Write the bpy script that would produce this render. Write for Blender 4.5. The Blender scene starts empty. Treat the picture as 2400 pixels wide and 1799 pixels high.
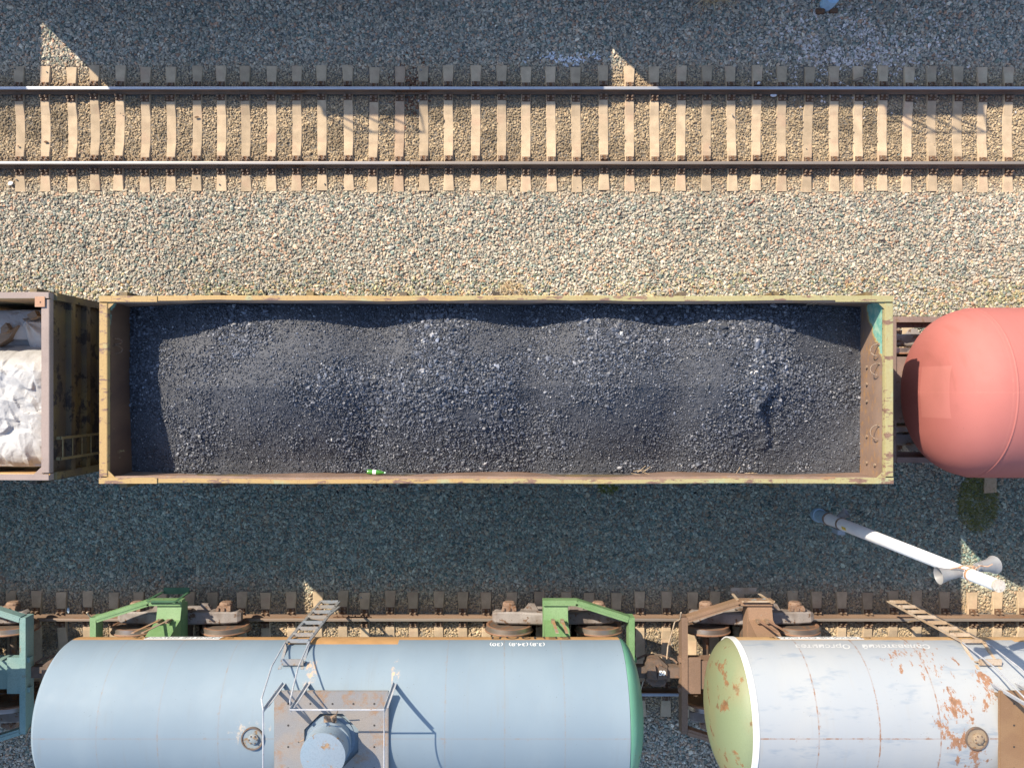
import bpy, math, random
import numpy as np
from mathutils import Vector, Matrix

random.seed(7)
rng = np.random.default_rng(11)
R = math.radians
sc = bpy.context.scene
COL = sc.collection

# ------------------------------------------------------------------ camera, light, exposure
CAM_H = 18.0                    # drone height above the sleeper tops
FPX = 1957.0                    # focal length in photo pixels (2400 wide)
NX, NY = 1170.0, 913.0          # photo pixel straight below the drone
cam_d = bpy.data.cameras.new('camera')
cam = bpy.data.objects.new('camera', cam_d)
COL.objects.link(cam)
cam.location = (0, 0, CAM_H)
cam.rotation_euler = (0, 0, 0)
cam_d.sensor_width = 36.0
cam_d.lens = 36.0 * FPX / 2400.0
cam_d.shift_x = (1200 - NX) / 2400.0
cam_d.shift_y = (NY - 899.5) / 2400.0
cam_d.clip_start = 0.1
cam_d.clip_end = 1000
sc.camera = cam

SUN_D = Vector((0.846, -0.83, -1.0)).normalized()      # direction the sunlight travels
sun_d = bpy.data.lights.new('sun', 'SUN')
sun_d.energy = 4.0
sun_d.angle = R(0.5)
sun_d.color = (1.0, 0.88, 0.70)
sun = bpy.data.objects.new('sun', sun_d)
COL.objects.link(sun)
sun.location = (-20, 20, 24)
sun.rotation_euler = SUN_D.to_track_quat('-Z', 'Y').to_euler()

world = bpy.data.worlds.new('World')
sc.world = world
world.use_nodes = True
wn = world.node_tree
bg = wn.nodes['Background']
sky = wn.nodes.new('ShaderNodeTexSky')
sky.sky_type = 'NISHITA'
sky.sun_disc = False
sky.sun_elevation = R(40.2)
sky.sun_rotation = math.atan2(-0.846, 0.83)
sky.air_density = 1.0
sky.dust_density = 0.6
wn.links.new(sky.outputs[0], bg.inputs[0])
bg.inputs[1].default_value = 0.145

sc.view_settings.view_transform = 'Standard'
sc.view_settings.look = 'None'
sc.view_settings.gamma = 1.0
sc.view_settings.exposure = 1.08
sc.cycles.use_denoising = True
sc.cycles.denoising_input_passes = 'RGB_ALBEDO_NORMAL'
sc.cycles.denoising_prefilter = 'ACCURATE'
sc.cycles.max_bounces = 6
sc.cycles.diffuse_bounces = 3

def at(px, py, z):
    """photo pixel of a point known to lie at height z -> its place in the yard"""
    k = (CAM_H - z) / FPX
    return Vector(((px - NX) * k, (NY - py) * k, z))

# ------------------------------------------------------------------ numpy noise
def _h(ix, iy, seed):
    n = (ix.astype(np.int64) * 374761393 + iy.astype(np.int64) * 668265263 + seed * 1442695) & 0xffffffff
    n = ((n ^ (n >> 13)) * 1274126177) & 0xffffffff
    n = n ^ (n >> 16)
    return (n & 0xffffff) / float(0xffffff)

def vnoise(x, y, seed=0):
    xi, yi = np.floor(x), np.floor(y)
    fx, fy = x - xi, y - yi
    u, v = fx * fx * (3 - 2 * fx), fy * fy * (3 - 2 * fy)
    a, b = _h(xi, yi, seed), _h(xi + 1, yi, seed)
    c, d = _h(xi, yi + 1, seed), _h(xi + 1, yi + 1, seed)
    return (a + (b - a) * u) * (1 - v) + (c + (d - c) * u) * v

def fbm(x, y, seed=0, o=4):
    s, a, t = 0, 1.0, 0
    for i in range(o):
        s = s + a * vnoise(x * 2 ** i, y * 2 ** i, seed + i * 17)
        t += a
        a *= 0.5
    return s / t

# ------------------------------------------------------------------ material helper
class NB:
    def __init__(s, name):
        s.m = bpy.data.materials.new(name)
        s.m.use_nodes = True
        s.nt = s.m.node_tree
        s.b = s.nt.nodes['Principled BSDF']
        s.co = None
    def new(s, t): return s.nt.nodes.new(t)
    def put(s, sock, v):
        if isinstance(v, bpy.types.NodeSocket): s.nt.links.new(v, sock)
        elif v is not None:
            if sock.type == 'RGBA' and len(v) == 3: v = (*v, 1)
            sock.default_value = v
    def obj(s):
        if s.co is None: s.co = s.new('ShaderNodeTexCoord').outputs['Object']
        return s.co
    def math(s, op, a, b=None, c=None, clamp=False):
        n = s.new('ShaderNodeMath'); n.operation = op; n.use_clamp = clamp
        s.put(n.inputs[0], a); s.put(n.inputs[1], b); s.put(n.inputs[2], c)
        return n.outputs[0]
    def xyz(s, v=None):
        n = s.new('ShaderNodeSeparateXYZ'); s.put(n.inputs[0], v or s.obj()); return n.outputs
    def noise(s, scale, detail=4, vec=None, stretch=None, rough=0.55, off=None):
        v = vec or s.obj()
        if stretch or off:
            mp = s.new('ShaderNodeMapping'); s.put(mp.inputs[0], v)
            if stretch: mp.inputs['Scale'].default_value = stretch
            if off: mp.inputs['Location'].default_value = off
            v = mp.outputs[0]
        n = s.new('ShaderNodeTexNoise'); s.put(n.inputs['Vector'], v)
        n.inputs['Scale'].default_value = scale; n.inputs['Detail'].default_value = detail
        n.inputs['Roughness'].default_value = rough
        return n.outputs['Fac']
    def step(s, v, a, b):
        n = s.new('ShaderNodeMapRange'); n.interpolation_type = 'SMOOTHSTEP'
        s.put(n.inputs[0], v); n.inputs[1].default_value = a; n.inputs[2].default_value = b
        return n.outputs[0]
    def mix(s, f, a, b, mode='MIX'):
        n = s.new('ShaderNodeMix'); n.data_type = 'RGBA'; n.blend_type = mode
        s.put(n.inputs[0], f); s.put(n.inputs[6], a); s.put(n.inputs[7], b)
        return n.outputs[2]
    def bump(s, h, strength=0.3, dist=0.01):
        n = s.new('ShaderNodeBump'); n.inputs['Strength'].default_value = strength
        n.inputs['Distance'].default_value = dist; s.put(n.inputs['Height'], h)
        s.nt.links.new(n.outputs[0], s.b.inputs['Normal'])
    def rnd(s): return s.new('ShaderNodeObjectInfo').outputs['Random']
    def done(s, col, rough=0.6, metal=0.0, spec=None):
        s.put(s.b.inputs['Base Color'], col); s.put(s.b.inputs['Roughness'], rough)
        s.put(s.b.inputs['Metallic'], metal)
        if spec is not None: s.b.inputs['Specular IOR Level'].default_value = spec
        return s.m

RUST = (0.20, 0.095, 0.045)
DARKRUST = (0.085, 0.048, 0.03)

def worn(name, base, base2=None, rust=RUST, amount=0.35, scale=6, rough=0.55, stretch=None, dirt=0.25, metal=0.0, fine=40):
    """old paint: two tones of paint, rust where a noise passes a threshold, a little grime"""
    b = NB(name)
    n1 = b.noise(scale * 0.35, 3, stretch=stretch)
    c = b.mix(b.step(n1, 0.38, 0.62), base, base2 or tuple(v * 0.85 for v in base))
    g = b.noise(fine, 3)
    c = b.mix(b.math('MULTIPLY', b.step(g, 0.4, 0.75), dirt), c, tuple(v * 0.45 for v in base))
    n2 = b.noise(scale, 6, stretch=stretch, rough=0.65, off=(3.1, 7.7, 1.3))
    t = 0.5 + (0.5 - amount) * 0.42
    f = b.step(n2, t, t + 0.07)
    rc = b.mix(b.step(b.noise(scale * 3, 3), 0.35, 0.65), rust, tuple(v * 0.62 for v in rust))
    c = b.mix(f, c, rc)
    b.bump(n2, 0.25, 0.006)
    return b.done(c, b.math('MULTIPLY_ADD', f, 0.3, rough, clamp=True), metal)

def plain(name, col, rough=0.6, metal=0.0, var=0.2, scale=15):
    b = NB(name)
    c = b.mix(b.step(b.noise(scale, 4), 0.3, 0.7), tuple(v * (1 - var) for v in col), tuple(min(1, v * (1 + var)) for v in col))
    return b.done(c, rough, metal)

# ------------------------------------------------------------------ mesh helper
class MB:
    def __init__(s): s.v, s.f, s.mi = [], [], []
    def add(s, vs, fs, m=0):
        o = len(s.v); s.v += [tuple(p) for p in vs]
        s.f += [tuple(i + o for i in f) for f in fs]; s.mi += [m] * len(fs)
        return s
    def box(s, x0, x1, y0, y1, z0, z1, m=0):
        v = [(x0, y0, z0), (x1, y0, z0), (x1, y1, z0), (x0, y1, z0), (x0, y0, z1), (x1, y0, z1), (x1, y1, z1), (x0, y1, z1)]
        return s.add(v, [(3, 2, 1, 0), (4, 5, 6, 7), (0, 1, 5, 4), (1, 2, 6, 5), (2, 3, 7, 6), (3, 0, 4, 7)], m)
    def beam(s, p0, p1, w, h, up=(0, 0, 1), m=0):
        p0, p1 = Vector(p0), Vector(p1); d = (p1 - p0).normalized(); up = Vector(up)
        if abs(d.dot(up)) > 0.98: up = Vector((1, 0, 0))
        sd = d.cross(up).normalized(); u = sd.cross(d).normalized()
        vs = []
        for p in (p0, p1):
            for a, b in ((-1, -1), (1, -1), (1, 1), (-1, 1)):
                vs.append(p + sd * a * w / 2 + u * b * h / 2)
        return s.add(vs, [(3, 2, 1, 0), (4, 5, 6, 7), (0, 1, 5, 4), (1, 2, 6, 5), (2, 3, 7, 6), (3, 0, 4, 7)], m)
    def prism(s, poly, z0, z1, m=0):
        n = len(poly)
        vs = [(x, y, z0) for x, y in poly] + [(x, y, z1) for x, y in poly]
        a = sum(poly[i][0] * poly[(i + 1) % n][1] - poly[(i + 1) % n][0] * poly[i][1] for i in range(n))
        top, bot = tuple(range(n, 2 * n)), tuple(reversed(range(n)))
        if a < 0: top, bot = tuple(reversed(top)), tuple(reversed(bot))
        return s.add(vs, [top, bot] + [((i, (i + 1) % n, n + (i + 1) % n, n + i) if a > 0 else (n + i, n + (i + 1) % n, (i + 1) % n, i)) for i in range(n)], m)
    def tube(s, pts, r, n=8, m=0, caps=True):
        pts = [Vector(p) for p in pts]; rings = []
        rs = r if isinstance(r, (list, tuple)) else [r] * len(pts)
        ref = None
        for i, p in enumerate(pts):
            a = pts[max(i - 1, 0)]; b = pts[min(i + 1, len(pts) - 1)]
            d = (b - a).normalized()
            if ref is None or abs(ref.dot(d)) > 0.95: ref = Vector((0, 0, 1)) if abs(d.z) < 0.9 else Vector((1, 0, 0))
            u = d.cross(ref).normalized(); w = u.cross(d).normalized()
            ref = w
            rings.append([p + (u * math.cos(2 * math.pi * k / n) + w * math.sin(2 * math.pi * k / n)) * rs[i] for k in range(n)])
        vs = [q for rg in rings for q in rg]; fs = []
        for i in range(len(pts) - 1):
            for k in range(n):
                fs.append((i * n + k, i * n + (k + 1) % n, (i + 1) * n + (k + 1) % n, (i + 1) * n + k))
        if caps: fs += [tuple(reversed(range(n))), tuple(range((len(pts) - 1) * n, len(pts) * n))]
        return s.add(vs, fs, m)
    def lathe(s, prof, c, axis='z', n=32, m=0, caps=True):
        """prof: (radius, height along the axis)"""
        c = Vector(c); vs = []
        for r, h in prof:
            for k in range(n):
                a = 2 * math.pi * k / n; x, y = r * math.cos(a), r * math.sin(a)
                vs.append(c + Vector({'z': (x, y, h), 'y': (y, h, x), 'x': (h, x, y)}[axis]))
        fs = []; ms = m if isinstance(m, (list, tuple)) else None
        for i in range(len(prof) - 1):
            for k in range(n):
                fs.append((i * n + k, i * n + (k + 1) % n, (i + 1) * n + (k + 1) % n, (i + 1) * n + k))
        o = len(s.mi)
        nf = len(fs)
        if caps: fs += [tuple(reversed(range(n))), tuple(range((len(prof) - 1) * n, len(prof) * n))]
        s.add(vs, fs, 0 if ms else m)
        if ms:
            for i in range(len(prof) - 1):
                for k in range(n): s.mi[o + i * n + k] = ms[i]
        return s
    def build(s, name, mats, parent=None, smooth=False, loc=None, angle=None):
        me = bpy.data.meshes.new(name)
        me.from_pydata(s.v, [], s.f)
        for mm in (mats if isinstance(mats, (list, tuple)) else [mats]): me.materials.append(mm)
        if any(s.mi): me.polygons.foreach_set('material_index', s.mi)
        if smooth:
            me.polygons.foreach_set('use_smooth', [True] * len(s.f))
            if angle: me.set_sharp_from_angle(angle=R(angle))
        me.update()
        return link(name, me, parent, loc)

def link(name, me, parent=None, loc=None):
    o = bpy.data.objects.new(name, me); COL.objects.link(o)
    if parent is not None: o.parent = parent
    if loc is not None: o.location = loc
    return o

def grid_obj(name, X, Y, Z, mats, parent=None, smooth=True, loc=None):
    ny, nx = X.shape
    co = np.stack([X, Y, Z], -1).reshape(-1, 3)
    i = np.arange(ny * nx).reshape(ny, nx)
    q = np.stack([i[:-1, :-1], i[:-1, 1:], i[1:, 1:], i[1:, :-1]], -1).reshape(-1, 4)
    me = bpy.data.meshes.new(name)
    me.vertices.add(len(co)); me.vertices.foreach_set('co', co.astype(np.float32).ravel())
    me.loops.add(q.size); me.loops.foreach_set('vertex_index', q.astype(np.int32).ravel())
    me.polygons.add(len(q)); me.polygons.foreach_set('loop_start', np.arange(0, q.size, 4, dtype=np.int32))
    me.polygons.foreach_set('use_smooth', [smooth] * len(q))
    me.update(calc_edges=True)
    for mm in (mats if isinstance(mats, (list, tuple)) else [mats]): me.materials.append(mm)
    return link(name, me, parent, loc)

def tag(o, label=None, cat=None, group=None, kind=None):
    if label: o['label'] = label
    if cat: o['category'] = cat
    if group: o['group'] = group
    if kind: o['kind'] = kind
    return o

def thing(name, loc, label, cat, group=None, rz=0):
    o = bpy.data.objects.new(name, None); COL.objects.link(o)
    o.empty_display_size = 0.3
    o.location = loc; o.rotation_euler = (0, 0, rz)
    return tag(o, label, cat, group)

def kids(o): return [c for c in bpy.data.objects if c.parent == o]

def copy_tree(o, parent=None):
    c = o.copy(); COL.objects.link(c)
    if parent is not None: c.parent = parent
    for ch in kids(o): copy_tree(ch, c)
    return c

def text_mesh(txt, size, shear=0.0, bold=0.0):
    cu = bpy.data.curves.new('lettering', 'FONT'); cu.body = txt; cu.size = size
    cu.align_x = 'CENTER'; cu.align_y = 'CENTER'; cu.shear = shear; cu.offset = bold
    to = bpy.data.objects.new('lettering', cu); COL.objects.link(to)
    dg = bpy.context.evaluated_depsgraph_get(); dg.update()
    me = bpy.data.meshes.new_from_object(to.evaluated_get(dg))
    bpy.data.objects.remove(to); bpy.data.curves.remove(cu)
    vs = [v.co.copy() for v in me.vertices]; fs = [tuple(p.vertices) for p in me.polygons]
    bpy.data.meshes.remove(me)
    return vs, fs

# ------------------------------------------------------------------ stones / coal: one geometry-node set-up
def lump_group(name, mat, variants, jag, smooth=False):
    g = bpy.data.node_groups.new(name, 'GeometryNodeTree')
    g.interface.new_socket('Geometry', in_out='INPUT', socket_type='NodeSocketGeometry')
    g.interface.new_socket('Geometry', in_out='OUTPUT', socket_type='NodeSocketGeometry')
    N, L = g.nodes.new, g.links.new
    gi, go = N('NodeGroupInput'), N('NodeGroupOutput')
    join = N('GeometryNodeGeometryToInstance')
    for k in range(variants):
        ico = N('GeometryNodeMeshIcoSphere'); ico.inputs['Radius'].default_value = 1.0
        ico.inputs['Subdivisions'].default_value = 1 if k % 3 else 2
        sp = N('GeometryNodeSetPosition')
        rv = N('FunctionNodeRandomValue'); rv.data_type = 'FLOAT_VECTOR'
        j = jag * (1.0 if k % 3 else 0.6)
        rv.inputs[0].default_value = (-j, -j, -j); rv.inputs[1].default_value = (j, j, j)
        rv.inputs['Seed'].default_value = 31 + k * 7
        L(ico.outputs[0], sp.inputs[0]); L(rv.outputs[0], sp.inputs['Offset'])
        sm = N('GeometryNodeSetMaterial'); sm.inputs['Material'].default_value = mat
        ss = N('GeometryNodeSetShadeSmooth'); ss.inputs['Shade Smooth'].default_value = smooth
        L(sp.outputs[0], sm.inputs[0]); L(sm.outputs[0], ss.inputs[0])
        L(ss.outputs[0], join.inputs[0])
    iop = N('GeometryNodeInstanceOnPoints')
    L(gi.outputs[0], iop.inputs['Points']); L(join.outputs[0], iop.inputs['Instance'])
    iop.inputs['Pick Instance'].default_value = True
    def attr(nm, t):
        a = N('GeometryNodeInputNamedAttribute'); a.data_type = t; a.inputs[0].default_value = nm
        return a.outputs[0]
    L(attr('pick', 'INT'), iop.inputs['Instance Index'])
    e2r = N('FunctionNodeEulerToRotation')
    L(attr('rot', 'FLOAT_VECTOR'), e2r.inputs[0]); L(e2r.outputs[0], iop.inputs['Rotation'])
    L(attr('size', 'FLOAT_VECTOR'), iop.inputs['Scale'])
    L(iop.outputs[0], go.inputs[0])
    return g

def scatter(name, pts, rot, size, tint, variants, group):
    n = len(pts)
    me = bpy.data.meshes.new(name)
    me.vertices.add(n); me.vertices.foreach_set('co', pts.astype(np.float32).ravel())
    for nm, t, arr, fld in (('rot', 'FLOAT_VECTOR', rot, 'vector'), ('size', 'FLOAT_VECTOR', size, 'vector'), ('tint', 'FLOAT_COLOR', np.c_[tint, np.ones(n)], 'color')):
        a = me.attributes.new(nm, t, 'POINT'); a.data.foreach_set(fld, arr.astype(np.float32).ravel())
    a = me.attributes.new('pick', 'INT', 'POINT'); a.data.foreach_set('value', rng.integers(0, variants, n).astype(np.int32))
    me.update()
    o = link(name, me)
    md = o.modifiers.new('lumps', 'NODES'); md.node_group = group
    return o

# ------------------------------------------------------------------ layout
TY = {1: 5.63, 2: 0.0, 3: -5.70, 0: 10.37}      # track centre lines
s0 = FPX / CAM_H
T1_PX = [45, 105, 168, 221, 279, 340, 400, 461, 518, 575, 636, 695, 754, 816, 875, 936, 993, 1051, 1115, 1176, 1233, 1292, 1351, 1415, 1476, 1535, 1597, 1657, 1715, 1774, 1833, 1895, 1956, 2013, 2070, 2129, 2185, 2246, 2304, 2364]
T3_PX = [24, 84, 145, 203, 266, 326, 381, 445, 500, 564, 622, 684, 744, 803, 855, 914, 971, 1028, 1085, 1141, 1201, 1263, 1326, 1381, 1443, 1501, 1562, 1623, 1675, 1733, 1798, 1858, 1915, 1974, 2035, 2094, 2151, 2215, 2280, 2339, 2397]
T2_PX = [2070, 2128, 2187]
SLX = {t: [(p - NX) / s0 for p in l] for t, l in ((1, T1_PX), (2, T2_PX), (3, T3_PX))}

# ------------------------------------------------------------------ ground and ballast
def ground_z(x, y):
    d = np.minimum(np.minimum(np.abs(y - TY[1]), np.abs(y - TY[3])), np.minimum(np.abs(y), np.abs(y - TY[0])))
    z = -0.045 + 0.035 * np.clip((d - 1.05) / 0.5, 0, 1) - 0.02 * np.clip((d - 1.6) / 1.0, 0, 1)
    return z + 0.05 * (fbm(x * 0.7, y * 0.7, 5, 3) - 0.5) * np.clip((d - 1.3) / 0.4, 0, 1) - 0.02

b = NB('gravel_bed')
n1, n2 = b.noise(38, 3), b.noise(1.2, 4)
c = b.mix(b.step(n1, 0.3, 0.7), (0.12, 0.108, 0.09), (0.27, 0.235, 0.19))
b.bump(n1, 1.0, 0.03)
M_bed = b.done(c, 0.95)

xs, ys = np.linspace(-16, 17, 330), np.linspace(-13, 14, 270)
X, Y = np.meshgrid(xs, ys)
g = grid_obj('ground', X, Y, ground_z(X, Y), M_bed)
tag(g, kind='structure')
far = MB()
for x0, x1, y0, y1 in ((-400, -16, -400, 400), (17, 400, -400, 400), (-16, 17, -400, -13), (-16, 17, 14, 400)):
    far.add([(x0, y0, -0.07), (x1, y0, -0.07), (x1, y1, -0.07), (x0, y1, -0.07)], [(0, 1, 2, 3)])
tag(far.build('terrain', M_bed), kind='structure')

b = NB('ballast_stone')
a = b.new('ShaderNodeAttribute'); a.attribute_type = 'INSTANCER'; a.attribute_name = 'tint'
nn = b.noise(1.7, 3)
c = b.mix(1.0, a.outputs['Color'], b.mix(b.step(nn, 0.3, 0.7), (0.72, 0.72, 0.72), (1.1, 1.1, 1.1)), 'MULTIPLY')
M_stone = b.done(c, 0.85, 0, 0.3)

STONES = np.array([(0.36, 0.33, 0.285), (0.42, 0.385, 0.34), (0.29, 0.28, 0.26), (0.24, 0.27, 0.255), (0.17, 0.215, 0.205), (0.44, 0.335, 0.265), (0.38, 0.25, 0.19), (0.50, 0.46, 0.40), (0.135, 0.155, 0.16), (0.33, 0.33, 0.32)])
SP = np.array([.21, .15, .13, .10, .07, .09, .05, .07, .05, .08])

def stone_points(x0, x1, y0, y1, step, keep):
    gx, gy = np.meshgrid(np.arange(x0, x1, step), np.arange(y0, y1, step))
    px = gx.ravel() + rng.uniform(-.6, .6, gx.size) * step
    py = gy.ravel() + rng.uniform(-.6, .6, gx.size) * step
    k = keep(px, py)
    return px[k], py[k]

def in_track(x, y):
    d = np.minimum(np.abs(y - TY[1]), np.abs(y - TY[3]))
    return d < 1.32 + 0.12 * (vnoise(x * 2.3, y * 2.3, 3) - 0.5)

def clear_of_sleepers(x, y, grow=0.0):
    ok = np.ones(len(x), bool)
    for t in (1, 2, 3):
        dy = np.abs(y - TY[t])
        sx = np.array(sorted(SLX[t]))
        i = np.clip(np.searchsorted(sx, x), 1, len(sx) - 1)
        dx = np.minimum(np.abs(x - sx[i - 1]), np.abs(x - sx[i]))
        hw = np.interp(dy, [0, .5, .75, 1.0, 1.35], [.100, .095, .088, .090, .112]) + grow
        ok &= ~((dx < hw) & (dy < 1.31 + 0.07 * vnoise(x * 5, y * 0 + t, 8)))
        ok &= ~((np.abs(dy - 0.797) < 0.085))
    return ok

hidden = lambda x, y: (np.abs(y) < 1.25) & (x < 6.6)
px1, py1 = stone_points(-12.2, 12.8, -9.4, 9.6, 0.0365, lambda x, y: ~in_track(x, y) & ~hidden(x, y) & clear_of_sleepers(x, y, .012))
px2, py2 = stone_points(-12.2, 12.8, TY[1] - 1.45, TY[1] + 1.45, 0.031, lambda x, y: in_track(x, y) & clear_of_sleepers(x, y, .014))
px3, py3 = stone_points(-12.2, 12.8, TY[3] - 1.45, TY[3] + 1.45, 0.034, lambda x, y: in_track(x, y) & clear_of_sleepers(x, y, .014))
# a few loose stones lying on the sleepers
px4, py4 = rng.uniform(-11, 11.5, 260), np.where(rng.random(260) < .5, TY[1], TY[3]) + rng.uniform(-1.3, 1.3, 260)
k4 = np.abs(np.minimum(np.abs(py4 - TY[1]), np.abs(py4 - TY[3])) - .797) > .2
px4, py4 = px4[k4][:70], py4[k4][:70]
J1P = (961 - NX) * (CAM_H - .2) / FPX
PX = np.concatenate([px1, px2, px3]); PY = np.concatenate([py1, py2, py3])
n = len(PX)
small = np.concatenate([np.zeros(len(px1)), np.ones(len(px2)), np.full(len(px3), .8)])
PZ = ground_z(PX, PY) + rng.uniform(-.012, .022, n)
base = (0.0305 - 0.0075 * small) * np.exp(rng.normal(0, .22, n))
size = np.stack([base * rng.uniform(.85, 1.3, n), base * rng.uniform(.6, .95, n), base * rng.uniform(.45, .8, n)], -1)
rot = np.stack([rng.normal(0, .36, n), rng.normal(0, .36, n), rng.uniform(0, 6.283, n)], -1)
tint = STONES[rng.choice(len(STONES), n, p=SP)] * np.array([1.04, 1.0, .90]) * np.exp(rng.normal(.02, .17, n))[:, None]
# brown dust between the rails of the used track and rust beside the rails
d1, d3 = np.abs(PY - TY[1]), np.abs(PY - TY[3])
dust = np.clip((1.55 - d1) / .5, 0, 1) * (.72 + .3 * fbm(PX * .8, PY * .8, 21)) + np.clip((1.6 - d3) / .5, 0, 1) * (.55 + .35 * fbm(PX * .9, PY * .9, 22))
dust = np.clip(dust, 0, .85)[:, None]
yel = np.array([0.37, 0.275, 0.165]) * np.exp(rng.normal(0, .22, n))[:, None]
tint = tint * (1 - dust) + yel * dust
rr = np.clip((.30 - np.abs(d1 - .797)) / .25, 0, 1) + np.clip((.30 - np.abs(d3 - .797)) / .25, 0, 1)
rr = (np.clip(rr, 0, 1) * .5 * (vnoise(PX * 3, PY * 3, 31) > .35))[:, None]
tint = tint * (1 - rr) + np.array([.2, .125, .08]) * rr
# rust washed off the rail joint, oily dark streak along the wagon track, coal spilled by the wagon
rj = np.exp(-((PX - J1P) / .32) ** 2 - ((PY - 6.45) / .45) ** 2)
rk = rng.random(n) < rj * .8
tint[rk] = np.array([.17, .085, .05]) * rng.uniform(.7, 1.5, (rk.sum(), 1))
oil = np.clip(fbm(PX * .5, PY * 2.2, 131) - .52, 0, 1) * 2.2 * np.clip((.75 - np.minimum(d1, d3)) / .4, 0, 1)
tint *= (1 - np.clip(oil, 0, .45))[:, None]
spill = np.exp(-((np.abs(PY) - 1.9) / .25) ** 2) * (vnoise(PX * 1.1, PY * 3, 133) > .55) * (np.abs(PX) < 6.5)
ck = rng.random(n) < spill * .10
tint[ck] = np.array([.03, .03, .033])
# greenish-grey tone of the wagons' shadow, painted into the stone colours
shade_tint = np.clip((-1.2 - PY) / 1.0, 0, 1) * np.clip((PY + 4.6) / .8, 0, 1)
tint = tint * (1 - shade_tint[:, None] * np.array([.34, .14, .10]))
# patches of pale chips and lime beyond the upper track
ex, ey = (PX - (1995 - NX) / s0) / 1.5, (PY - (NY - 110) / s0) / .75
pale = np.exp(-(ex ** 2 + ey ** 2)) * (vnoise(PX * 4, PY * 4, 41) > .3)
pk = rng.random(n) < pale * .55
tint[pk] = np.array([.62, .56, .52]) * rng.uniform(.75, 1.2, (pk.sum(), 1))
sx_ = (PX - (1330 - NX) / s0) / .75
sy_ = (PY - (NY - 137 - 4 * np.sin(PX * 5)) / s0) / .085
lk = rng.random(n) < np.exp(-(sx_ ** 4 + sy_ ** 2)) * .75
tint[lk] = np.array([.66, .67, .70]) * rng.uniform(.8, 1.15, (lk.sum(), 1))
yg = np.exp(-(((PY - 1.95) / .42) ** 2)) * (vnoise(PX * 1.3, PY * 2, 51)) * .8
yk = rng.random(n) < yg
tint[yk] *= np.array([.95, .93, .70])
tint *= (.95 + .32 * fbm(PX * .45, PY * .45, 61))[:, None]
VAR = 9
G_stone = lump_group('stone_lumps', M_stone, VAR, .30)
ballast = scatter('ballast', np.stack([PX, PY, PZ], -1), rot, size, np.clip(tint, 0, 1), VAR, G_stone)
tag(ballast, 'crushed grey and tan stone ballast covering the ground between the tracks', 'gravel', kind='stuff')
n4 = len(px4)
loose = scatter('loose_stones', np.stack([px4, py4, np.full(n4, .004)], -1), rng.uniform(0, 6, (n4, 3)),
                rng.uniform(.012, .028, (n4, 1)) * np.array([[1.1, .9, .7]]), STONES[rng.choice(len(STONES), n4)], VAR, G_stone)
tag(loose, 'stray chips of ballast scattered on top of the concrete sleepers', 'gravel', kind='stuff')

# ------------------------------------------------------------------ sleepers and rails
def concrete(name, base, stain=None):
    b = NB(name)
    rn = b.rnd()
    vec = b.new('ShaderNodeVectorMath'); vec.operation = 'ADD'
    b.put(vec.inputs[0], b.obj()); cx = b.new('ShaderNodeCombineXYZ')
    b.put(cx.inputs[0], b.math('MULTIPLY', rn, 37.0)); b.put(vec.inputs[1], cx.outputs[0])
    v = vec.outputs[0]
    c = b.mix(b.step(b.noise(4, 5, vec=v), .3, .7), tuple(x * .84 for x in base), tuple(x * 1.1 for x in base))
    c = b.mix(b.math('MULTIPLY', b.step(b.noise(55, 2, vec=v), .55, .72), .35), c, tuple(x * .5 for x in base))
    c = b.mix(b.math('MULTIPLY', b.step(b.noise(2.2, 3, vec=v, off=(5, 5, 5)), .5, .75), .55), c, stain or (.42, .27, .19))
    br = b.math('MULTIPLY_ADD', rn, .3, .82)
    c = b.mix(1.0, c, b.new('ShaderNodeCombineColor').outputs[0], 'MIX') if False else c
    hs = b.new('ShaderNodeHueSaturation'); b.put(hs.inputs['Color'], c); b.put(hs.inputs['Value'], br)
    b.bump(b.noise(60, 3, vec=v), .25, .004)
    return b.done(hs.outputs[0], .9, 0, .2)

M_conc = concrete('sleeper_concrete', (.46, .355, .24))
M_conc_rust = concrete('stained_concrete', (.40, .29, .20), (.26, .14, .08))
M_plate = worn('rusty_plate', (.085, .048, .03), (.13, .075, .045), amount=.5, scale=20, rough=.8)
M_bolt = worn('bolt_steel', (.20, .15, .11), (.28, .2, .14), amount=.4, scale=40, rough=.55)
M_rail_side = worn('rail_rust', (.20, .13, .085), (.135, .085, .055), amount=.3, scale=5, rough=.8, stretch=(.15, 1, 1))

def rail_top(name, col, rough, metal):
    b = NB(name)
    s = b.noise(3, 4, stretch=(.2, 14, 1))
    c = b.mix(b.step(s, .35, .7), col, tuple(v * .75 for v in col))
    return b.done(c, b.math('MULTIPLY_ADD', s, .25, rough), metal)
M_head_bright = rail_top('polished_rail', (.42, .44, .48), .30, .3)
M_head_dull = rail_top('dull_rail', (.26, .225, .195), .38, .3)
M_head_mid = rail_top('worn_rail', (.30, .285, .28), .34, .3)
M_head_rust = rail_top('browned_rail', (.27, .21, .17), .5, .3)

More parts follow.
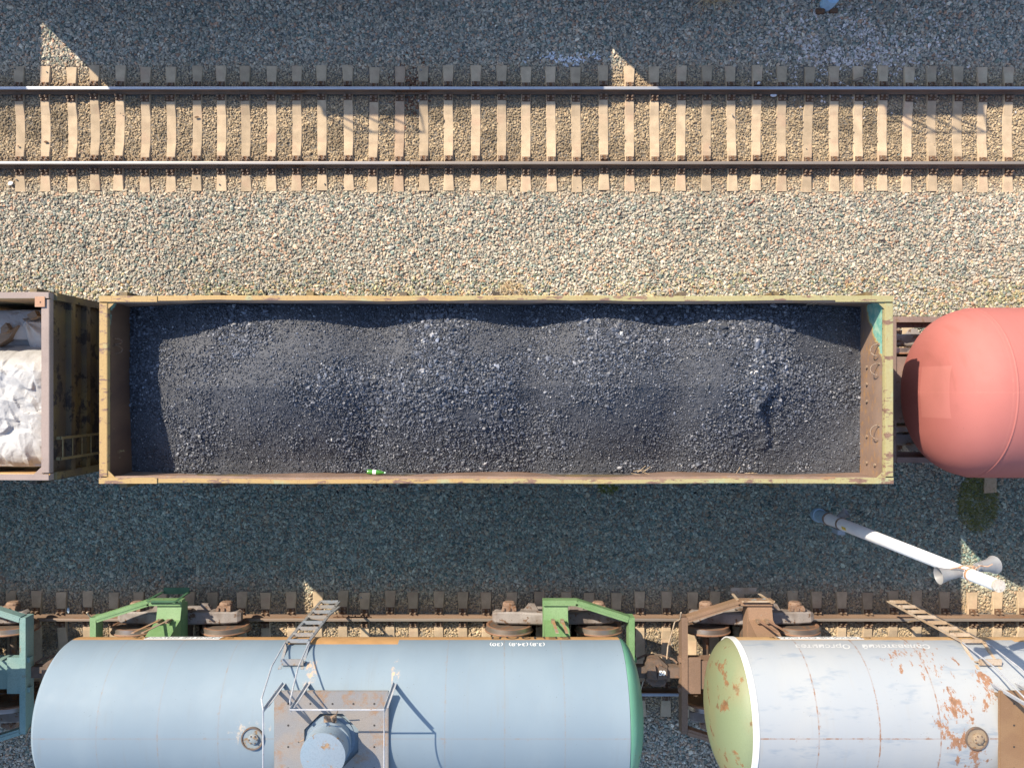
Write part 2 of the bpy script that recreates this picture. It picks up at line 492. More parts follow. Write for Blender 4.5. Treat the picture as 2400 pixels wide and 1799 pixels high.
def sleeper_mesh():
    st = [(-1.35, -.01, .115), (-1.15, -.006, .103), (-.98, 0, .092), (-.62, 0, .090), (-.5, -.004, .094), (-.30, -.045, .100), (0, -.05, .103),
          (.30, -.045, .100), (.5, -.004, .094), (.62, 0, .090), (.98, 0, .092), (1.15, -.006, .103), (1.35, -.01, .115)]
    vs, fs = [], []
    for y, z, hw in st:
        vs += [(-hw - .045, y, -.19), (-hw - .002, y, z - .008), (-hw + .006, y, z), (hw - .006, y, z), (hw + .002, y, z - .008), (hw + .045, y, -.19)]
    for i in range(len(st) - 1):
        for k in range(6):
            a, b_ = i * 6 + k, i * 6 + (k + 1) % 6
            fs.append((b_, a, a + 6, b_ + 6))
    fs += [tuple(range(6)), tuple(reversed(range((len(st) - 1) * 6, len(st) * 6)))]
    mb = MB().add(vs, fs)
    return mb

def fastening_mesh():
    m = MB()
    m.box(-.085, .085, -.20, .20, .001, .020, 0)
    for s in (-1, 1):
        m.box(-.080, .080, s * .098 - .012, s * .098 + .012, .020, .052, 0)
        for x in (-.052, .052):
            m.box(x - .024, x + .024, s * .115 - .022, s * .115 + .022, .052, .066, 1)
            m.lathe([(.020, .066), (.020, .088), (.011, .089), (.010, .112)], (x, s * .115, 0), 'z', 6, 1)
            m.lathe([(.021, .020), (.021, .040), (.012, .041), (.011, .056)], (x, s * .172, 0), 'z', 6, 1)
    return m

SL_NAMES = ['first', 'second', 'third', 'fourth', 'fifth', 'sixth', 'seventh', 'eighth', 'ninth', 'tenth', 'eleventh', 'twelfth', 'thirteenth', 'fourteenth', 'fifteenth', 'sixteenth', 'seventeenth', 'eighteenth', 'nineteenth', 'twentieth', 'twenty-first']
def ordinal(i, n):
    return (SL_NAMES[i] + ' from the left edge') if i < (n + 1) // 2 else (SL_NAMES[n - 1 - i] + ' from the right edge')

proto = thing('sleeper', (0, 0, 0), 'x', 'railway sleeper')
sleeper_mesh().build('concrete_beam', M_conc, proto)
fm = fastening_mesh().build('rail_fastening', [M_plate, M_bolt], proto, loc=(0, .797, 0))
f2 = fm.copy(); COL.objects.link(f2); f2.parent = proto; f2.location = (0, -.797, 0)
used = False
def put_sleeper(x, y, label, group, dz=0.0, rust=False):
    global used
    o = proto if not used else copy_tree(proto)
    used = True
    o.location = (x, y, dz); o.rotation_euler = (random.gauss(0, .004), random.gauss(0, .008), random.gauss(0, .010))
    tag(o, label, 'railway sleeper', group)
    for ch in kids(o):
        if ch.name.startswith('concrete_beam'):
            if rust:
                ch.data = ch.data.copy() if ch.data.users > 1 else ch.data
                ch.data.materials[0] = M_conc_rust
    return o
for i, p in enumerate(T1_PX):
    o = put_sleeper(SLX[1][i], TY[1] + random.uniform(-.03, .03), 'tan concrete sleeper of the empty upper track, %s' % ordinal(i, len(T1_PX)), 'sleepers of the upper track', rust=False)
    if p in (936,): 
        for ch in kids(o):
            if ch.name.startswith('concrete_beam'): ch.data = ch.data.copy(); ch.data.materials[0] = M_conc_rust
        o['label'] = 'rust-stained brown sleeper beside the rail joint of the empty upper track'
    if abs(p - 1895) < 2: o.rotation_euler[2] = -.03
for i, p in enumerate(T3_PX):
    put_sleeper(SLX[3][i], TY[3] + random.uniform(-.03, .03), 'dusty concrete sleeper under the tank cars, %s of the lower track' % ordinal(i, len(T3_PX)).replace(' edge', ' end'), 'sleepers of the lower track')
for i, p in enumerate(T2_PX):
    put_sleeper(SLX[2][i], 0, ['concrete sleeper under the right end of the coal wagon', 'concrete sleeper in the gap between coal wagon and salmon pink tank', 'concrete sleeper under the salmon pink tank end'][i], 'sleepers of the middle track')

RP = [(-.075, .0), (.075, .0), (.075, .011), (.024, .030), (.010, .048), (.009, .128), (.036, .145), (.0375, .168), (.030, .178), (.012, .1805), (-.012, .1805), (-.030, .178), (-.0375, .168), (-.036, .145), (-.009, .128), (-.010, .048), (-.024, .030), (-.075, .011)]
def make_rail(x0, x1, y, head, label, group, bar=None):
    t = thing('rail', (0, y, .020), label, 'rail', group)
    m = MB(); nn = len(RP)
    vs = [(x0, a, b_) for a, b_ in RP] + [(x1, a, b_) for a, b_ in RP]
    for k in range(nn):
        top = k in (8, 9, 10)
        m.add([vs[k], vs[(k + 1) % nn], vs[nn + (k + 1) % nn], vs[nn + k]], [(3, 2, 1, 0)], 1 if top else 0)
    m.add(vs[:nn], [tuple(range(nn))]); m.add(vs[nn:], [tuple(reversed(range(nn)))])
    m.build('rail_bar', [M_rail_side, head], t)
    if bar is not None:
        for s in (-1, 1):
            j = MB().prism([(bar - .4, s * .013), (bar + .4, s * .013), (bar + .4, s * .034), (bar - .4, s * .034)], .034, .124)
            for q in (-.32, -.2, -.07, .07, .2, .32):
                j.lathe([(.02, 0), (.02, .022), (.012, .023), (.011, .04)], (bar + q, s * .034, .08), 'y', 6) if s > 0 else j.lathe([(.011, -.04), (.012, -.023), (.02, -.022), (.02, 0)], (bar + q, s * .034, .08), 'y', 6)
            j.build('joint_bar', M_plate, t)
    return t
J1 = at(961, 208, .2).x
J3 = at(823, 1452, .2).x
make_rail(-14, J1 - .005, TY[1] + .797, M_head_bright, 'shiny far rail of the upper track, left of its joint', 'rails', J1)
make_rail(J1 + .005, 15, TY[1] + .797, M_head_bright, 'shiny far rail of the upper track, right of its joint', 'rails')
make_rail(-14, J1 - .005, TY[1] - .797, M_head_mid, 'bright near rail of the upper track, left of its joint', 'rails', J1)
make_rail(J1 + .005, 15, TY[1] - .797, M_head_dull, 'dull brownish near rail of the upper track, right of its joint', 'rails')
make_rail(-16, 16, TY[2] + .797, M_head_dull, 'far rail under the coal wagon, seen by the pink tank wheel', 'rails')
make_rail(-16, 16, TY[2] - .797, M_head_dull, 'near rail under the coal wagon, seen by the pink tank wheel', 'rails')
make_rail(-16, J3 - .005, TY[3] + .797, M_head_rust, 'brown rail along the tank cars, left of its joint by the ladder', 'rails', J3)
make_rail(J3 + .005, 16, TY[3] + .797, M_head_dull, 'brown rail along the tank cars, right of its joint by the ladder', 'rails')
make_rail(-16, 16, TY[3] - .797, M_head_bright, 'bluish rail seen in the gap between the blue and white tank cars', 'rails')

# ------------------------------------------------------------------ shared wagon pieces
M_cast = worn('bogie_casting', (.27, .245, .235), (.18, .15, .135), rust=(.16, .095, .06), amount=.35, scale=7, rough=.75)
M_castbrown = worn('axlebox_dirt', (.27, .18, .13), (.2, .13, .095), amount=.4, scale=12, rough=.8)
M_black = plain('bolt_hole_black', (.035, .03, .028), .8)  # black of the bolt-hole discs in the walkway plates
M_tyre = rail_top('wheel_tread', (.42, .36, .32), .3, .85)
M_tyre_rust = worn('wheel_rim_rust', (.26, .14, .085), (.2, .11, .07), amount=.3, scale=8, rough=.6)
M_hub = worn('wheel_web', (.10, .075, .06), (.14, .10, .075), amount=.4, scale=8, rough=.8)
M_coupler = worn('coupler_iron', (.15, .105, .08), (.10, .075, .06), rust=(.2, .12, .08), amount=.4, scale=10, rough=.75)
M_white = plain('white_lettering', (.8, .8, .78), .6, var=.05)
M_blackletter = plain('black_lettering', (.03, .03, .03), .6)

def wheel_pair(parent, x):
    m = MB()
    m.lathe([(.065, -.95), (.065, .95)], (x, 0, .675), 'y', 14, 2)
    for s in (-1, 1):
        prof = [(.06, .735), (.40, .735), (.43, .715), (.500, .718), (.507, .735), (.495, .752), (.478, .762), (.474, .845), (.43, .850), (.40, .832), (.10, .835), (.095, .86)]
        mats = [2, 2, 1, 1, 1, 0, 0, 1, 1, 2, 2]
        if s < 0: prof = [(r, -h) for r, h in reversed(prof)]; mats = list(reversed(mats))
        m.lathe(prof, (x, 0, .675), 'y', 48, mats)
    return m.build('wheelset', [M_tyre, M_tyre_rust, M_hub], parent, smooth=True, angle=25)

def side_frame(parent, xc, s):
    """cast bogie side frame: arched top, sagging middle, axle boxes at both ends"""
    m = MB()
    st = [(-1.27, .80, .66, .085), (-1.20, .84, .60, .115), (-.95, .87, .70, .125), (-.70, .88, .62, .125), (-.50, .93, .50, .12), (-.30, .955, .74, .12), (0, .965, .78, .12)]
    st = st + [(-x, a, b_, c_) for x, a, b_, c_ in reversed(st[:-1])]
    vs, fs = [], []
    for x, zt, zb, hw in st:
        vs += [(xc + x, s * 1.018 - hw, zb), (xc + x, s * 1.018 - hw, zt - .025), (xc + x, s * 1.018 - hw + .03, zt), (xc + x, s * 1.018 + hw - .03, zt), (xc + x, s * 1.018 + hw, zt - .025), (xc + x, s * 1.018 + hw, zb)]
    for i in range(len(st) - 1):
        for k in range(6):
            a, b_ = i * 6 + k, i * 6 + (k + 1) % 6
            fs.append((a, b_, b_ + 6, a + 6))
    fs += [tuple(reversed(range(6))), tuple(range((len(st) - 1) * 6, len(st) * 6))]
    m.add(vs, fs)
    m.box(xc - .50, xc + .50, s * 1.018 - .11, s * 1.018 + .11, .30, .40)
    for x in (-.46, .46): m.beam((xc + x, s * 1.018, .35), (xc + x * .9, s * 1.018, .85), .14, .16)
    # ear brackets standing out from the frame
    for x, w in ((-.47, .16), (.47, .16)):
        m.prism([(xc + x - w, s * 1.12), (xc + x + w, s * 1.12), (xc + x + w * .5, s * 1.26), (xc + x - w * .3, s * 1.27)], .62, .70)
    o = m.build('side_frame', M_cast, parent)
    for x in (-.925, .925):
        a = MB()
        ya, yb = (1.10, 1.31) if s > 0 else (-1.31, -1.10)
        a.lathe([(.10, ya), (.135, ya + .02), (.135, yb - .03), (.10, yb)], (xc + x, 0, .675), 'y', 14)
        a.prism([(xc + x - .17, s * 1.09), (xc + x + .17, s * 1.09), (xc + x + .13, s * 1.25), (xc + x - .13, s * 1.25)], .70, .83)
        for q in (-.12, .0, .12): a.box(xc + x + q - .025, xc + x + q + .025, s * 1.19 - .03, s * 1.19 + .03, .825, .865)
        a.build('axle_box', M_castbrown, parent)
    return o

def bogie(root, xc):
    m = MB()
    m.box(xc - .20, xc + .20, -1.15, 1.15, .58, .86)
    m.box(xc - .28, xc + .28, -.35, .35, .86, .98)
    for s in (-1, 1):
        for q in (-.12, .12): m.lathe([(.09, .40), (.09, .58)], (xc + q, s * 1.018, 0), 'z', 10)
        for e in (-1, 1): m.beam((xc + e * .42, -.85, .62), (xc + e * .42, .85, .62), .10, .12)
    bo = m.build('bogie', M_hub, root)
    for s in (-1, 1): side_frame(bo, xc, s)
    for x in (-.925, .925): wheel_pair(bo, xc + x)
    return bo

def coupler(root, x, s):
    """automatic coupler: shank, head with a big claw and a small tooth"""
    m = MB()
    m.box(min(x, x + s * .30), max(x, x + s * .30), -.11, .11, .94, 1.16)
    P = [(x + s * .28, -.16), (x + s * .28, .15), (x + s * .42, .27), (x + s * .66, .27), (x + s * .70, .16), (x + s * .56, .06), (x + s * .55, -.07), (x + s * .62, -.16), (x + s * .56, -.27), (x + s * .40, -.25)]
    if s > 0: P = [(a, -b_) for a, b_ in P]
    u_ = .014 if s > 0 else 0
    m.prism(P, .88 + u_, 1.18 + u_)
    m.prism([(x + s * .30, -.1), (x + s * .30, .1), (x + s * .46, .17), (x + s * .5, -.12)], 1.20, 1.25 + u_)
    m.tube([(x + s * .05, .15, 1.05), (x + s * .12, .2, .95), (x + s * .34, .24, .80), (x + s * .55, .22, .72)], .022, 8)
    return m.build('coupler', M_coupler, root)

def tank_paint(name, base, base2, seams, seam_col, seam_amt, stripe=None, patch=None, smudge=None, dirt=(.35, .28, .2), rustspots=None, rough=.45, specks=None):
    b = NB(name)
    x, y, z = b.xyz()
    c = b.mix(b.step(b.noise(.8, 4, stretch=(1, .5, .5)), .35, .65), base, base2)
    c = b.mix(b.math('MULTIPLY', b.step(b.noise(5, 6, stretch=(1, .35, .35), rough=.7), .52, .75), .22), c, dirt)
    st_ = b.step(b.noise(11, 4, stretch=(1, .07, .07), off=(1, 6, 2)), .52, .72)
    st_ = b.math('MULTIPLY', st_, b.step(b.noise(.9, 3, off=(7, 1, 1)), .42, .62))
    c = b.mix(b.math('MULTIPLY', st_, .45), c, dirt)
    sp_ = b.step(b.noise(34, 2, off=(2, 2, 9)), .70, .76)
    sp_ = b.math('MULTIPLY', sp_, b.step(b.noise(1.3, 3, off=(5, 2, 8)), .48, .62))
    c = b.mix(b.math('MULTIPLY', sp_, .7), c, specks or tuple(v * .5 for v in dirt))
    if smudge:
        f = b.step(b.noise(1.6, 3, stretch=(1.0, 2.6, 2.6), off=(2, 9, 4), rough=.65), .52, .67)
        f = b.math('MULTIPLY', f, b.step(b.noise(9, 3, stretch=(.5, 2.4, 2.4)), .34, .60))
        c = b.mix(b.math('MULTIPLY', f, .75), c, smudge)
    if stripe:
        zs, col, x0, x1, zhi = stripe
        inx = b.math('MULTIPLY', b.math('GREATER_THAN', x, x0), b.math('LESS_THAN', x, x1))
        lim = b.math('MULTIPLY_ADD', inx, zhi - zs, zs)
        lim = b.math('ADD', lim, b.math('MULTIPLY_ADD', b.noise(3, 3), .03, -.015))
        f = b.step(b.math('SUBTRACT', lim, z), -.004, .004)
        c = b.mix(f, c, b.mix(b.step(b.noise(4, 4), .3, .7), col, tuple(v * .85 for v in col)))
    # welded seams: rings at given x, one along the crown
    d = None
    for sx in seams:
        q = b.math('ABSOLUTE', b.math('SUBTRACT', x, sx))
        d = q if d is None else b.math('MINIMUM', d, q)
    top = b.math('GREATER_THAN', z, 0.0)
    q = b.math('ADD', b.math('ABSOLUTE', b.math('SUBTRACT', y, .01)), b.math('MULTIPLY_ADD', top, -9.0, 9.0))
    d = b.math('MINIMUM', d, q)
    line = b.step(d, .017, .006)
    nz = b.step(b.noise(9, 5, rough=.7), *( (.47, .60) if seam_amt > .5 else (.52, .66)))
    c = b.mix(b.math('MULTIPLY', line, b.math('MULTIPLY_ADD', nz, seam_amt, .22)), c, seam_col)
    halo = b.math('MULTIPLY', b.step(d, .07, .0), b.step(b.noise(6, 5, rough=.75, off=(4, 4, 4)), .60, .68))
    c = b.mix(b.math('MULTIPLY', halo, seam_amt), c, seam_col)
    for (cx, cy, rx, ry, lo, hi, col, sc_) in (rustspots or []):
        ux = b.math('DIVIDE', b.math('SUBTRACT', x, cx), rx); uy = b.math('DIVIDE', b.math('SUBTRACT', y, cy), ry)
        r2 = b.math('ADD', b.math('MULTIPLY', ux, ux), b.math('MULTIPLY', uy, uy))
        g_ = b.math('MULTIPLY', b.step(r2, 1.2, .2), top)
        nn = b.noise(sc_, 7, rough=.72, stretch=(1, .6, .6), off=(cx, cy, 2))
        f = b.step(b.math('MULTIPLY_ADD', g_, .22, nn), lo, hi)
        f = b.math('MULTIPLY', f, b.math('GREATER_THAN', g_, .02))
        c = b.mix(b.math('MULTIPLY', f, .92), c, b.mix(b.step(nn, lo - .18, lo - .03), tuple(min(1, v * 1.6) for v in col), col))
    if patch:
        px0, px1, py0, py1, col = patch
        f = b.math('MULTIPLY', b.math('MULTIPLY', b.math('MULTIPLY', b.math('GREATER_THAN', z, px0), b.math('LESS_THAN', z, px1)), b.math('LESS_THAN', x, 8.3)), b.math('MULTIPLY', b.math('GREATER_THAN', y, py0), b.math('LESS_THAN', y, py1)))
        f = b.math('MULTIPLY', f, top)
        c = b.mix(b.math('MULTIPLY', f, .30), c, col)
    b.bump(b.noise(2.2, 2), .12, .02)
    return b.done(c, b.math('MULTIPLY_ADD', b.noise(6, 4), .25, rough - .1), 0, .3)

def cyl_text(root, name, txt, size, x, e0, Rr, za, mat, shear=0.0, lift=.004, bold=.0):
    """lettering bent onto the tank side that faces +y, read from that side; e0: height angle of its middle"""
    vs, fs = text_mesh(txt, size, shear, bold)
    out = []
    for v in vs:
        e = e0 + v.y / Rr
        out.append((x - v.x, (Rr + lift) * math.cos(e), za + (Rr + lift) * math.sin(e)))
    m = MB().add(out, fs)
    return m.build(name, mat, root)

TR, TZ, THL = 1.25, 3.13, 4.875

def tank_wagon(name, loc, label, mats, hl=THL, rail_h=.85, detail=True, lettering=None, band=None, group='tank cars', heads=(.26, .38)):
    """mats: body, head, frame, brace, platform, rail"""
    root = thing(name, loc, label, 'tank wagon', group)
    # barrel
    body = bpy.data.objects.new('tank_barrel', None)
    m = MB(); ns, nl = 96, 24
    vs, fs = [], []
    for i in range(nl + 1):
        x = -hl + 2 * hl * i / nl
        for k in range(ns):
            a = 2 * math.pi * k / ns
            vs.append((x, TR * math.cos(a), TR * math.sin(a)))
    for i in range(nl):
        for k in range(ns): fs.append((i * ns + k, i * ns + (k + 1) % ns, (i + 1) * ns + (k + 1) % ns, (i + 1) * ns + k))
    m.add(vs, fs)
    bpy.data.objects.remove(body)
    body = m.build('tank_barrel', mats['body'], root, smooth=True, loc=(0, 0, TZ))
    for s in (-1, 1):
        h = MB(); prof = []
        for i in range(13):
            t = i / 12
            r = TR * .992 * math.sqrt(max(0, 1 - t ** 2.05)); prof.append((max(r, .001), s * (hl - .01 + heads[(s + 1) // 2] * t)))
        if s < 0: prof = list(reversed(prof))
        h.lathe(prof, (0, 0, 0), 'x', 96)
        h.build('tank_head', mats['head'] if s > 0 or 'lhead' not in mats else mats['lhead'], root, smooth=True, loc=(0, 0, TZ))
        if mats['body'] is mats.get('band', mats['body']): continue
        rb = MB().lathe([(TR * .99, s * hl - .05), (TR + .012, s * hl - .05), (TR + .012, s * hl + .05), (TR * .99, s * hl + .05)], (0, 0, 0), 'x', 96, caps=False)
        rb.build('end_band', mats.get('band', mats['body']), root, smooth=True, loc=(0, 0, TZ), angle=30)
    # underframe
    f = MB()
    f.box(-5.30, 5.30, -.28, .28, .92, 1.30)
    f.build('centre_sill', mats['frame'], root)
    for s in (-1, 1):
        e = MB()
        e.box(s * 5.37 - .06, s * 5.37 + .06, -1.16, 1.16, 1.06, 1.36)
        e.box(s * 5.18 - .13, s * 5.18 + .13, -.36, .36, 1.30, 1.34)
        for q in (-1, 1): e.box(s * 5.455 - .025, s * 5.455 + .025, q * .30 - .05, q * .30 + .05, 1.18, 1.30)
        e.build('end_sill', mats['frame'], root)
        bs = MB()
        for q in (-1, 1):
            bs.beam((s * 5.31, q * 1.12, 1.26), (s * 4.27, q * 1.45, 1.26), .12, .20)
            bs.beam((s * 4.30, q * 1.45, 1.26), (s * 3.60, q * 1.45, 1.26), .11, .20)
            bs.beam((s * 5.31, q * 1.135, 1.365), (s * 4.27, q * 1.465, 1.365), .05, .012)
        bs.build('frame_brace', mats['brace'], root)
        bl = MB()
        bl.box(s * 3.86 - .25, s * 3.86 + .25, -1.40, 1.40, 1.0, 1.30)
        for q in (-1, 1):
            x0, x1 = s * 3.86 - .24, s * 3.86 + .24
            yo, ym, yi = q * 1.40, q * 1.12, q * .80
            vs = [(x0, yo, 1.302), (x1, yo, 1.302), (x1, ym, 1.38), (x0, ym, 1.38), (x1, yi, 2.3), (x0, yi, 2.3), (x0, yi, 1.302), (x1, yi, 1.302)]
            fs = [(0, 1, 2, 3), (3, 2, 4, 5), (0, 3, 5, 6), (1, 7, 4, 2), (5, 4, 7, 6), (0, 6, 7, 1)]
            if q < 0: fs = [tuple(reversed(t)) for t in fs]
            bl.add(vs, fs)
        bl.build('body_bolster', mats['brace'], root)
        if detail:
            for q in (-1, 1):
                st = MB()
                for dx in (-.09, .09):
                    xx = s * 3.88 + dx
                    st.tube([(xx, q * 1.12, 1.33), (xx, q * 1.16, 1.62)], .022, 8, 0)
                    st.box(xx - .035, xx + .035, q * 1.145 - .03, q * 1.145 + .03, 1.50, 1.62, 0)
                    st.beam((xx, q * 1.165, 1.60), (xx, q * 1.262, 2.75), .055, .010, up=(0, 1, 0), m=1)
                st.build('tank_strap', [M_bolt, mats['strap']], root)
    if detail:
        for (sx, q) in ((-1, 1), (1, -1)):      # folding steps at two corners
            d = MB()
            x0 = sx * 4.30
            d.beam((x0, q * 1.50, 1.30), (x0 + .05, q * 1.50, .62), .05, .02, up=(0, 1, 0))
            d.beam((x0 - sx * .62, q * 1.50, 1.55), (x0 - sx * .58, q * 1.50, .62), .05, .02, up=(0, 1, 0))
            d.beam((x0 + .05, q * 1.52, .62), (x0 - sx * .58, q * 1.52, .62), .13, .03)
            d.beam((x0 - sx * .05, q * 1.50, 1.42), (x0 - sx * .70, q * 1.50, 1.42), .03, .03)
            d.build('foot_step', mats['step'], root)
            rod = MB().tube([(sx * 5.46, q * 1.28, 1.42), (sx * 5.44, q * 1.10, 1.25), (sx * 5.50, q * .98, 1.02), (sx * 5.62, q * .45, .92), (sx * 5.66, q * .22, 1.0)], .014, 8)
            rod.build('uncoupling_rod', mats['rod'], root)
        for s in (-1, 1): coupler(root, s * 5.40, s)
        for s in (-1, 1): bogie(root, s * 3.86)
    # platform with an eight-sided opening round the dome
    pz = TZ + TR + .045
    p = MB()
    hx, hy, ro = .92, .79, .44
    oc = [(ro * math.cos(R(22.5 + 45 * k)) / math.cos(R(22.5)), ro * math.sin(R(22.5 + 45 * k)) / math.cos(R(22.5))) for k in range(8)]
    rc = [(hx, oc[0][1]), (oc[1][0], hy), (oc[2][0], hy), (-hx, oc[3][1]), (-hx, oc[4][1]), (oc[5][0], -hy), (oc[6][0], -hy), (hx, oc[7][1])]
    for z0, flip in ((pz, False), (pz - .012, True)):
        vs = [(x, y, z0) for x, y in oc] + [(x, y, z0) for x, y in rc] + [(hx, hy, z0), (-hx, hy, z0), (-hx, -hy, z0), (hx, -hy, z0)]
        fs = [(k, 8 + k, 8 + (k + 1) % 8, (k + 1) % 8) for k in (1, 3, 5, 7)]
        fs += [(0, 8, 16, 9, 1), (2, 10, 17, 11, 3), (4, 12, 18, 13, 5), (6, 14, 19, 15, 7)]
        p.add(vs, [tuple(reversed(t)) if flip else t for t in fs], 0)
    for a_, b_ in (((hx, hy), (-hx, hy)), ((-hx, hy), (-hx, -hy)), ((-hx, -hy), (hx, -hy)), ((hx, -hy), (hx, hy))):
        p.beam((a_[0], a_[1], pz - .03), (b_[0], b_[1], pz - .03), .02, .05)
    for x in (-.70, -.34, .02, .36, .70):
        for y in (.60, .25, -.1, -.45):
            if math.hypot(x, y) > .56: p.lathe([(.017, pz + .001), (.017, pz + .003)], (x, y, 0), 'z', 10, 1)
    for x in (-.85, .85):
        for y in (-.7, .7): p.beam((x, y, pz - .05), (x, y * .95, TZ + 1.0), .05, .05)
    p.build('walkway_plate', [mats['platform'], M_black], root)
    # dome
    dz = TZ + TR - .06
    d = MB()
    d.lathe([(.40, dz), (.40, dz + .06), (.345, dz + .062), (.345, pz + .50)], (-.02, 0, 0), 'z', 40)
    d.lathe([(.372, pz + .18), (.372, pz + .21)], (-.02, 0, 0), 'z', 40)
    d.build('dome', mats['dome'], root, smooth=True, angle=30)
    l = MB()
    l.lathe([(.352, pz + .50), (.358, pz + .53), (.352, pz + .565), (.20, pz + .58), (.001, pz + .585)], (-.02, 0, 0), 'z', 40)
    l.build('dome_lid', mats['lid'], root, smooth=True, angle=40)
    hb = MB()
    hb.tube([(.05, .36, pz + .12), (.05, .44, pz + .16), (.10, .50, pz + .22)], .018, 8)
    hb.box(-.10, .10, .34, .43, pz + .05, pz + .11)
    hb.tube([(.10, .45, pz + .15), (.17, .62, pz + .34)], .009, 6)
    hb.tube([(-.36, .16, pz + .35), (-.46, .10, pz + .30)], .012, 6)
    hb.build('lid_clamp', M_bolt, root)
    # valve fitting on the crown
    v = MB()
    v.lathe([(.185, TZ + TR - .05), (.185, TZ + TR + .03), (.165, TZ + TR + .03), (.165, TZ + TR - .02)], (-1.29, .02, 0), 'z', 32, 0)
    v.lathe([(.165, TZ + TR + .012), (.001, TZ + TR + .014)], (-1.29, .02, 0), 'z', 32, 1, caps=False)
    v.lathe([(.085, TZ + TR), (.085, TZ + TR + .05), (.05, TZ + TR + .065), (.001, TZ + TR + .066)], (-1.27, .02, 0), 'z', 20, 1)
    for k in range(6): v.lathe([(.012, TZ + TR + .05), (.012, TZ + TR + .075)], (-1.27 + .065 * math.cos(k * 1.047), .02 + .065 * math.sin(k * 1.047), 0), 'z', 6, 0)
    v.build('vent_valve', [M_hub, mats['valve']], root, smooth=True, angle=35)
    # ladder and handrails on both sides of the barrel
    for q in (1, -1):
        ld = MB()
        for x in (-.98, -.60): ld.beam((x, q * 1.30, .62), (x, q * 1.30, 3.46), .055, .022, up=(0, 1, 0))
        for k in range(8):
            z = .68 + k * .385
            ld.box(-.97, -.61, q * 1.305 - .032, q * 1.305 + .032, z - .014, z + .014)
        ld.beam((-.60, q * 1.30, 1.75), (-.52, q * 1.30, 1.05), .05, .02, up=(0, 1, 0))
        ld.beam((-.98, q * 1.29, 1.95), (-.86, q * 1.05, 1.25), .05, .02)
        for x in (-.98, -.60):
            ld.beam((x, q * 1.29, 3.40), (x, q * .98, 3.90), .05, .02)
        zt = TZ + math.sqrt(TR ** 2 - 1.02 ** 2)
        ld.box(-.96, -.58, q * 1.10 - .05, q * 1.10 + .05, zt + .02, zt + .045)
        for x in (-.955, -.585): ld.beam((x, q * 1.10, zt + .03), (x, q * 1.05, zt - .16), .05, .02)
        ld.build('ladder', [mats['ladder']], root)
        hr = MB(); zt = TZ + TR + rail_h
        hr.tube([(-1.0, q * 1.30, 3.46), (-.99, q * 1.18, 4.35), (-.94, q * .93, zt - .12), (-.88, q * .81, zt), (-.88, 0, zt)], .013, 8)
        hr.tube([(-.58, q * 1.30, 3.46), (-.56, q * 1.16, 4.35), (-.50, q * .90, zt - .12), (-.47, q * .81, zt), (.97, q * .81, zt), (.97, 0, zt)], .013, 8)
        for x in (-.88, -.47, .97):
            hr.beam((x, q * .80, TZ + .93), (x, q * .80, zt), .060, .008, up=(1, .35, 0))
            hr.beam((x + .028, q * .80, TZ + .93), (x + .028, q * .80, zt - .1), .008, .055, up=(1, .35, 0))
        hr.build('handrail', [mats['rail']], root)
    return root

# ------------------------------------------------------------------ the tank cars on the lower track
SEAMS = [-3.85, -2.85, -1.86, 1.84, 2.82, 3.81]
RUSTY = (.165, .078, .036)
M_blue = tank_paint('blue_tank_paint', (.185, .235, .275), (.165, .215, .258), SEAMS, (.20, .165, .15), .5,
                    stripe=(0.0, (.46, .26, .11), -1.0, .95, .20), dirt=(.17, .195, .21), rough=.62,
                    rustspots=[(-1.35, .12, .5, .3, .74, .92, (.40, .30, .20), 9), (-.45, .92, .16, .25, .70, .90, (.5, .28, .12), 7), (1.0, .92, .12, .25, .72, .9, (.5, .30, .15), 7)])
M_whitepaint = tank_paint('white_tank_paint', (.315, .325, .33), (.285, .305, .325), SEAMS, (.22, .115, .065), .7,
                          stripe=(0.01, (.52, .33, .16), .05, 1.3, .10), smudge=(.21, .245, .285), dirt=(.29, .285, .27), rough=.6,
                          rustspots=[(-1.62, .28, .45, .62, .705, .755, RUSTY, 6.5), (-1.05, .72, .35, .4, .72, .77, RUSTY, 6), (-1.9, 1.05, .9, .3, .76, .82, RUSTY, 9), (-1.35, -.25, .4, .35, .70, .75, RUSTY, 6)])
M_ghead = worn('green_head_paint', (.115, .285, .185), (.10, .25, .16), rust=(.22, .19, .09), amount=.18, scale=3, rough=.4, dirt=.1)
M_ghead_pale = worn('pale_green_head_paint', (.165, .20, .11), (.185, .19, .10), rust=(.20, .10, .04), amount=.37, scale=2.6, rough=.6, dirt=.12)
M_green = worn('green_frame_paint', (.135, .25, .105), (.175, .29, .14), rust=(.2, .17, .09), amount=.15, scale=4, rough=.55, dirt=.35)
M_dgreen = worn('dark_green_paint', (.045, .12, .06), (.06, .15, .08), amount=.12, scale=6)
M_turq = worn('turquoise_frame_paint', (.17, .29, .285), (.215, .32, .30), rust=(.25, .2, .14), amount=.22, scale=4, rough=.55, dirt=.35)
M_brownframe = worn('brown_frame_paint', (.215, .135, .09), (.18, .115, .078), rust=(.22, .28, .28), amount=.10, scale=5, rough=.7, dirt=.4)
M_brownbrace = worn('brown_brace_paint', (.25, .155, .10), (.205, .135, .085), rust=(.27, .33, .35), amount=.22, scale=3, rough=.7, dirt=.35)
M_bluegrey = worn('blue_grey_paint', (.24, .30, .36), (.27, .32, .37), rust=(.33, .22, .15), amount=.16, scale=8, rough=.5)
M_lidblue = worn('lid_paint', (.185, .245, .30), (.205, .25, .295), rust=(.28, .18, .10), amount=.24, scale=5, rough=.5)
M_ladderblue = worn('ladder_paint', (.20, .225, .255), (.25, .23, .21), rust=(.24, .17, .11), amount=.3, scale=6, rough=.6)
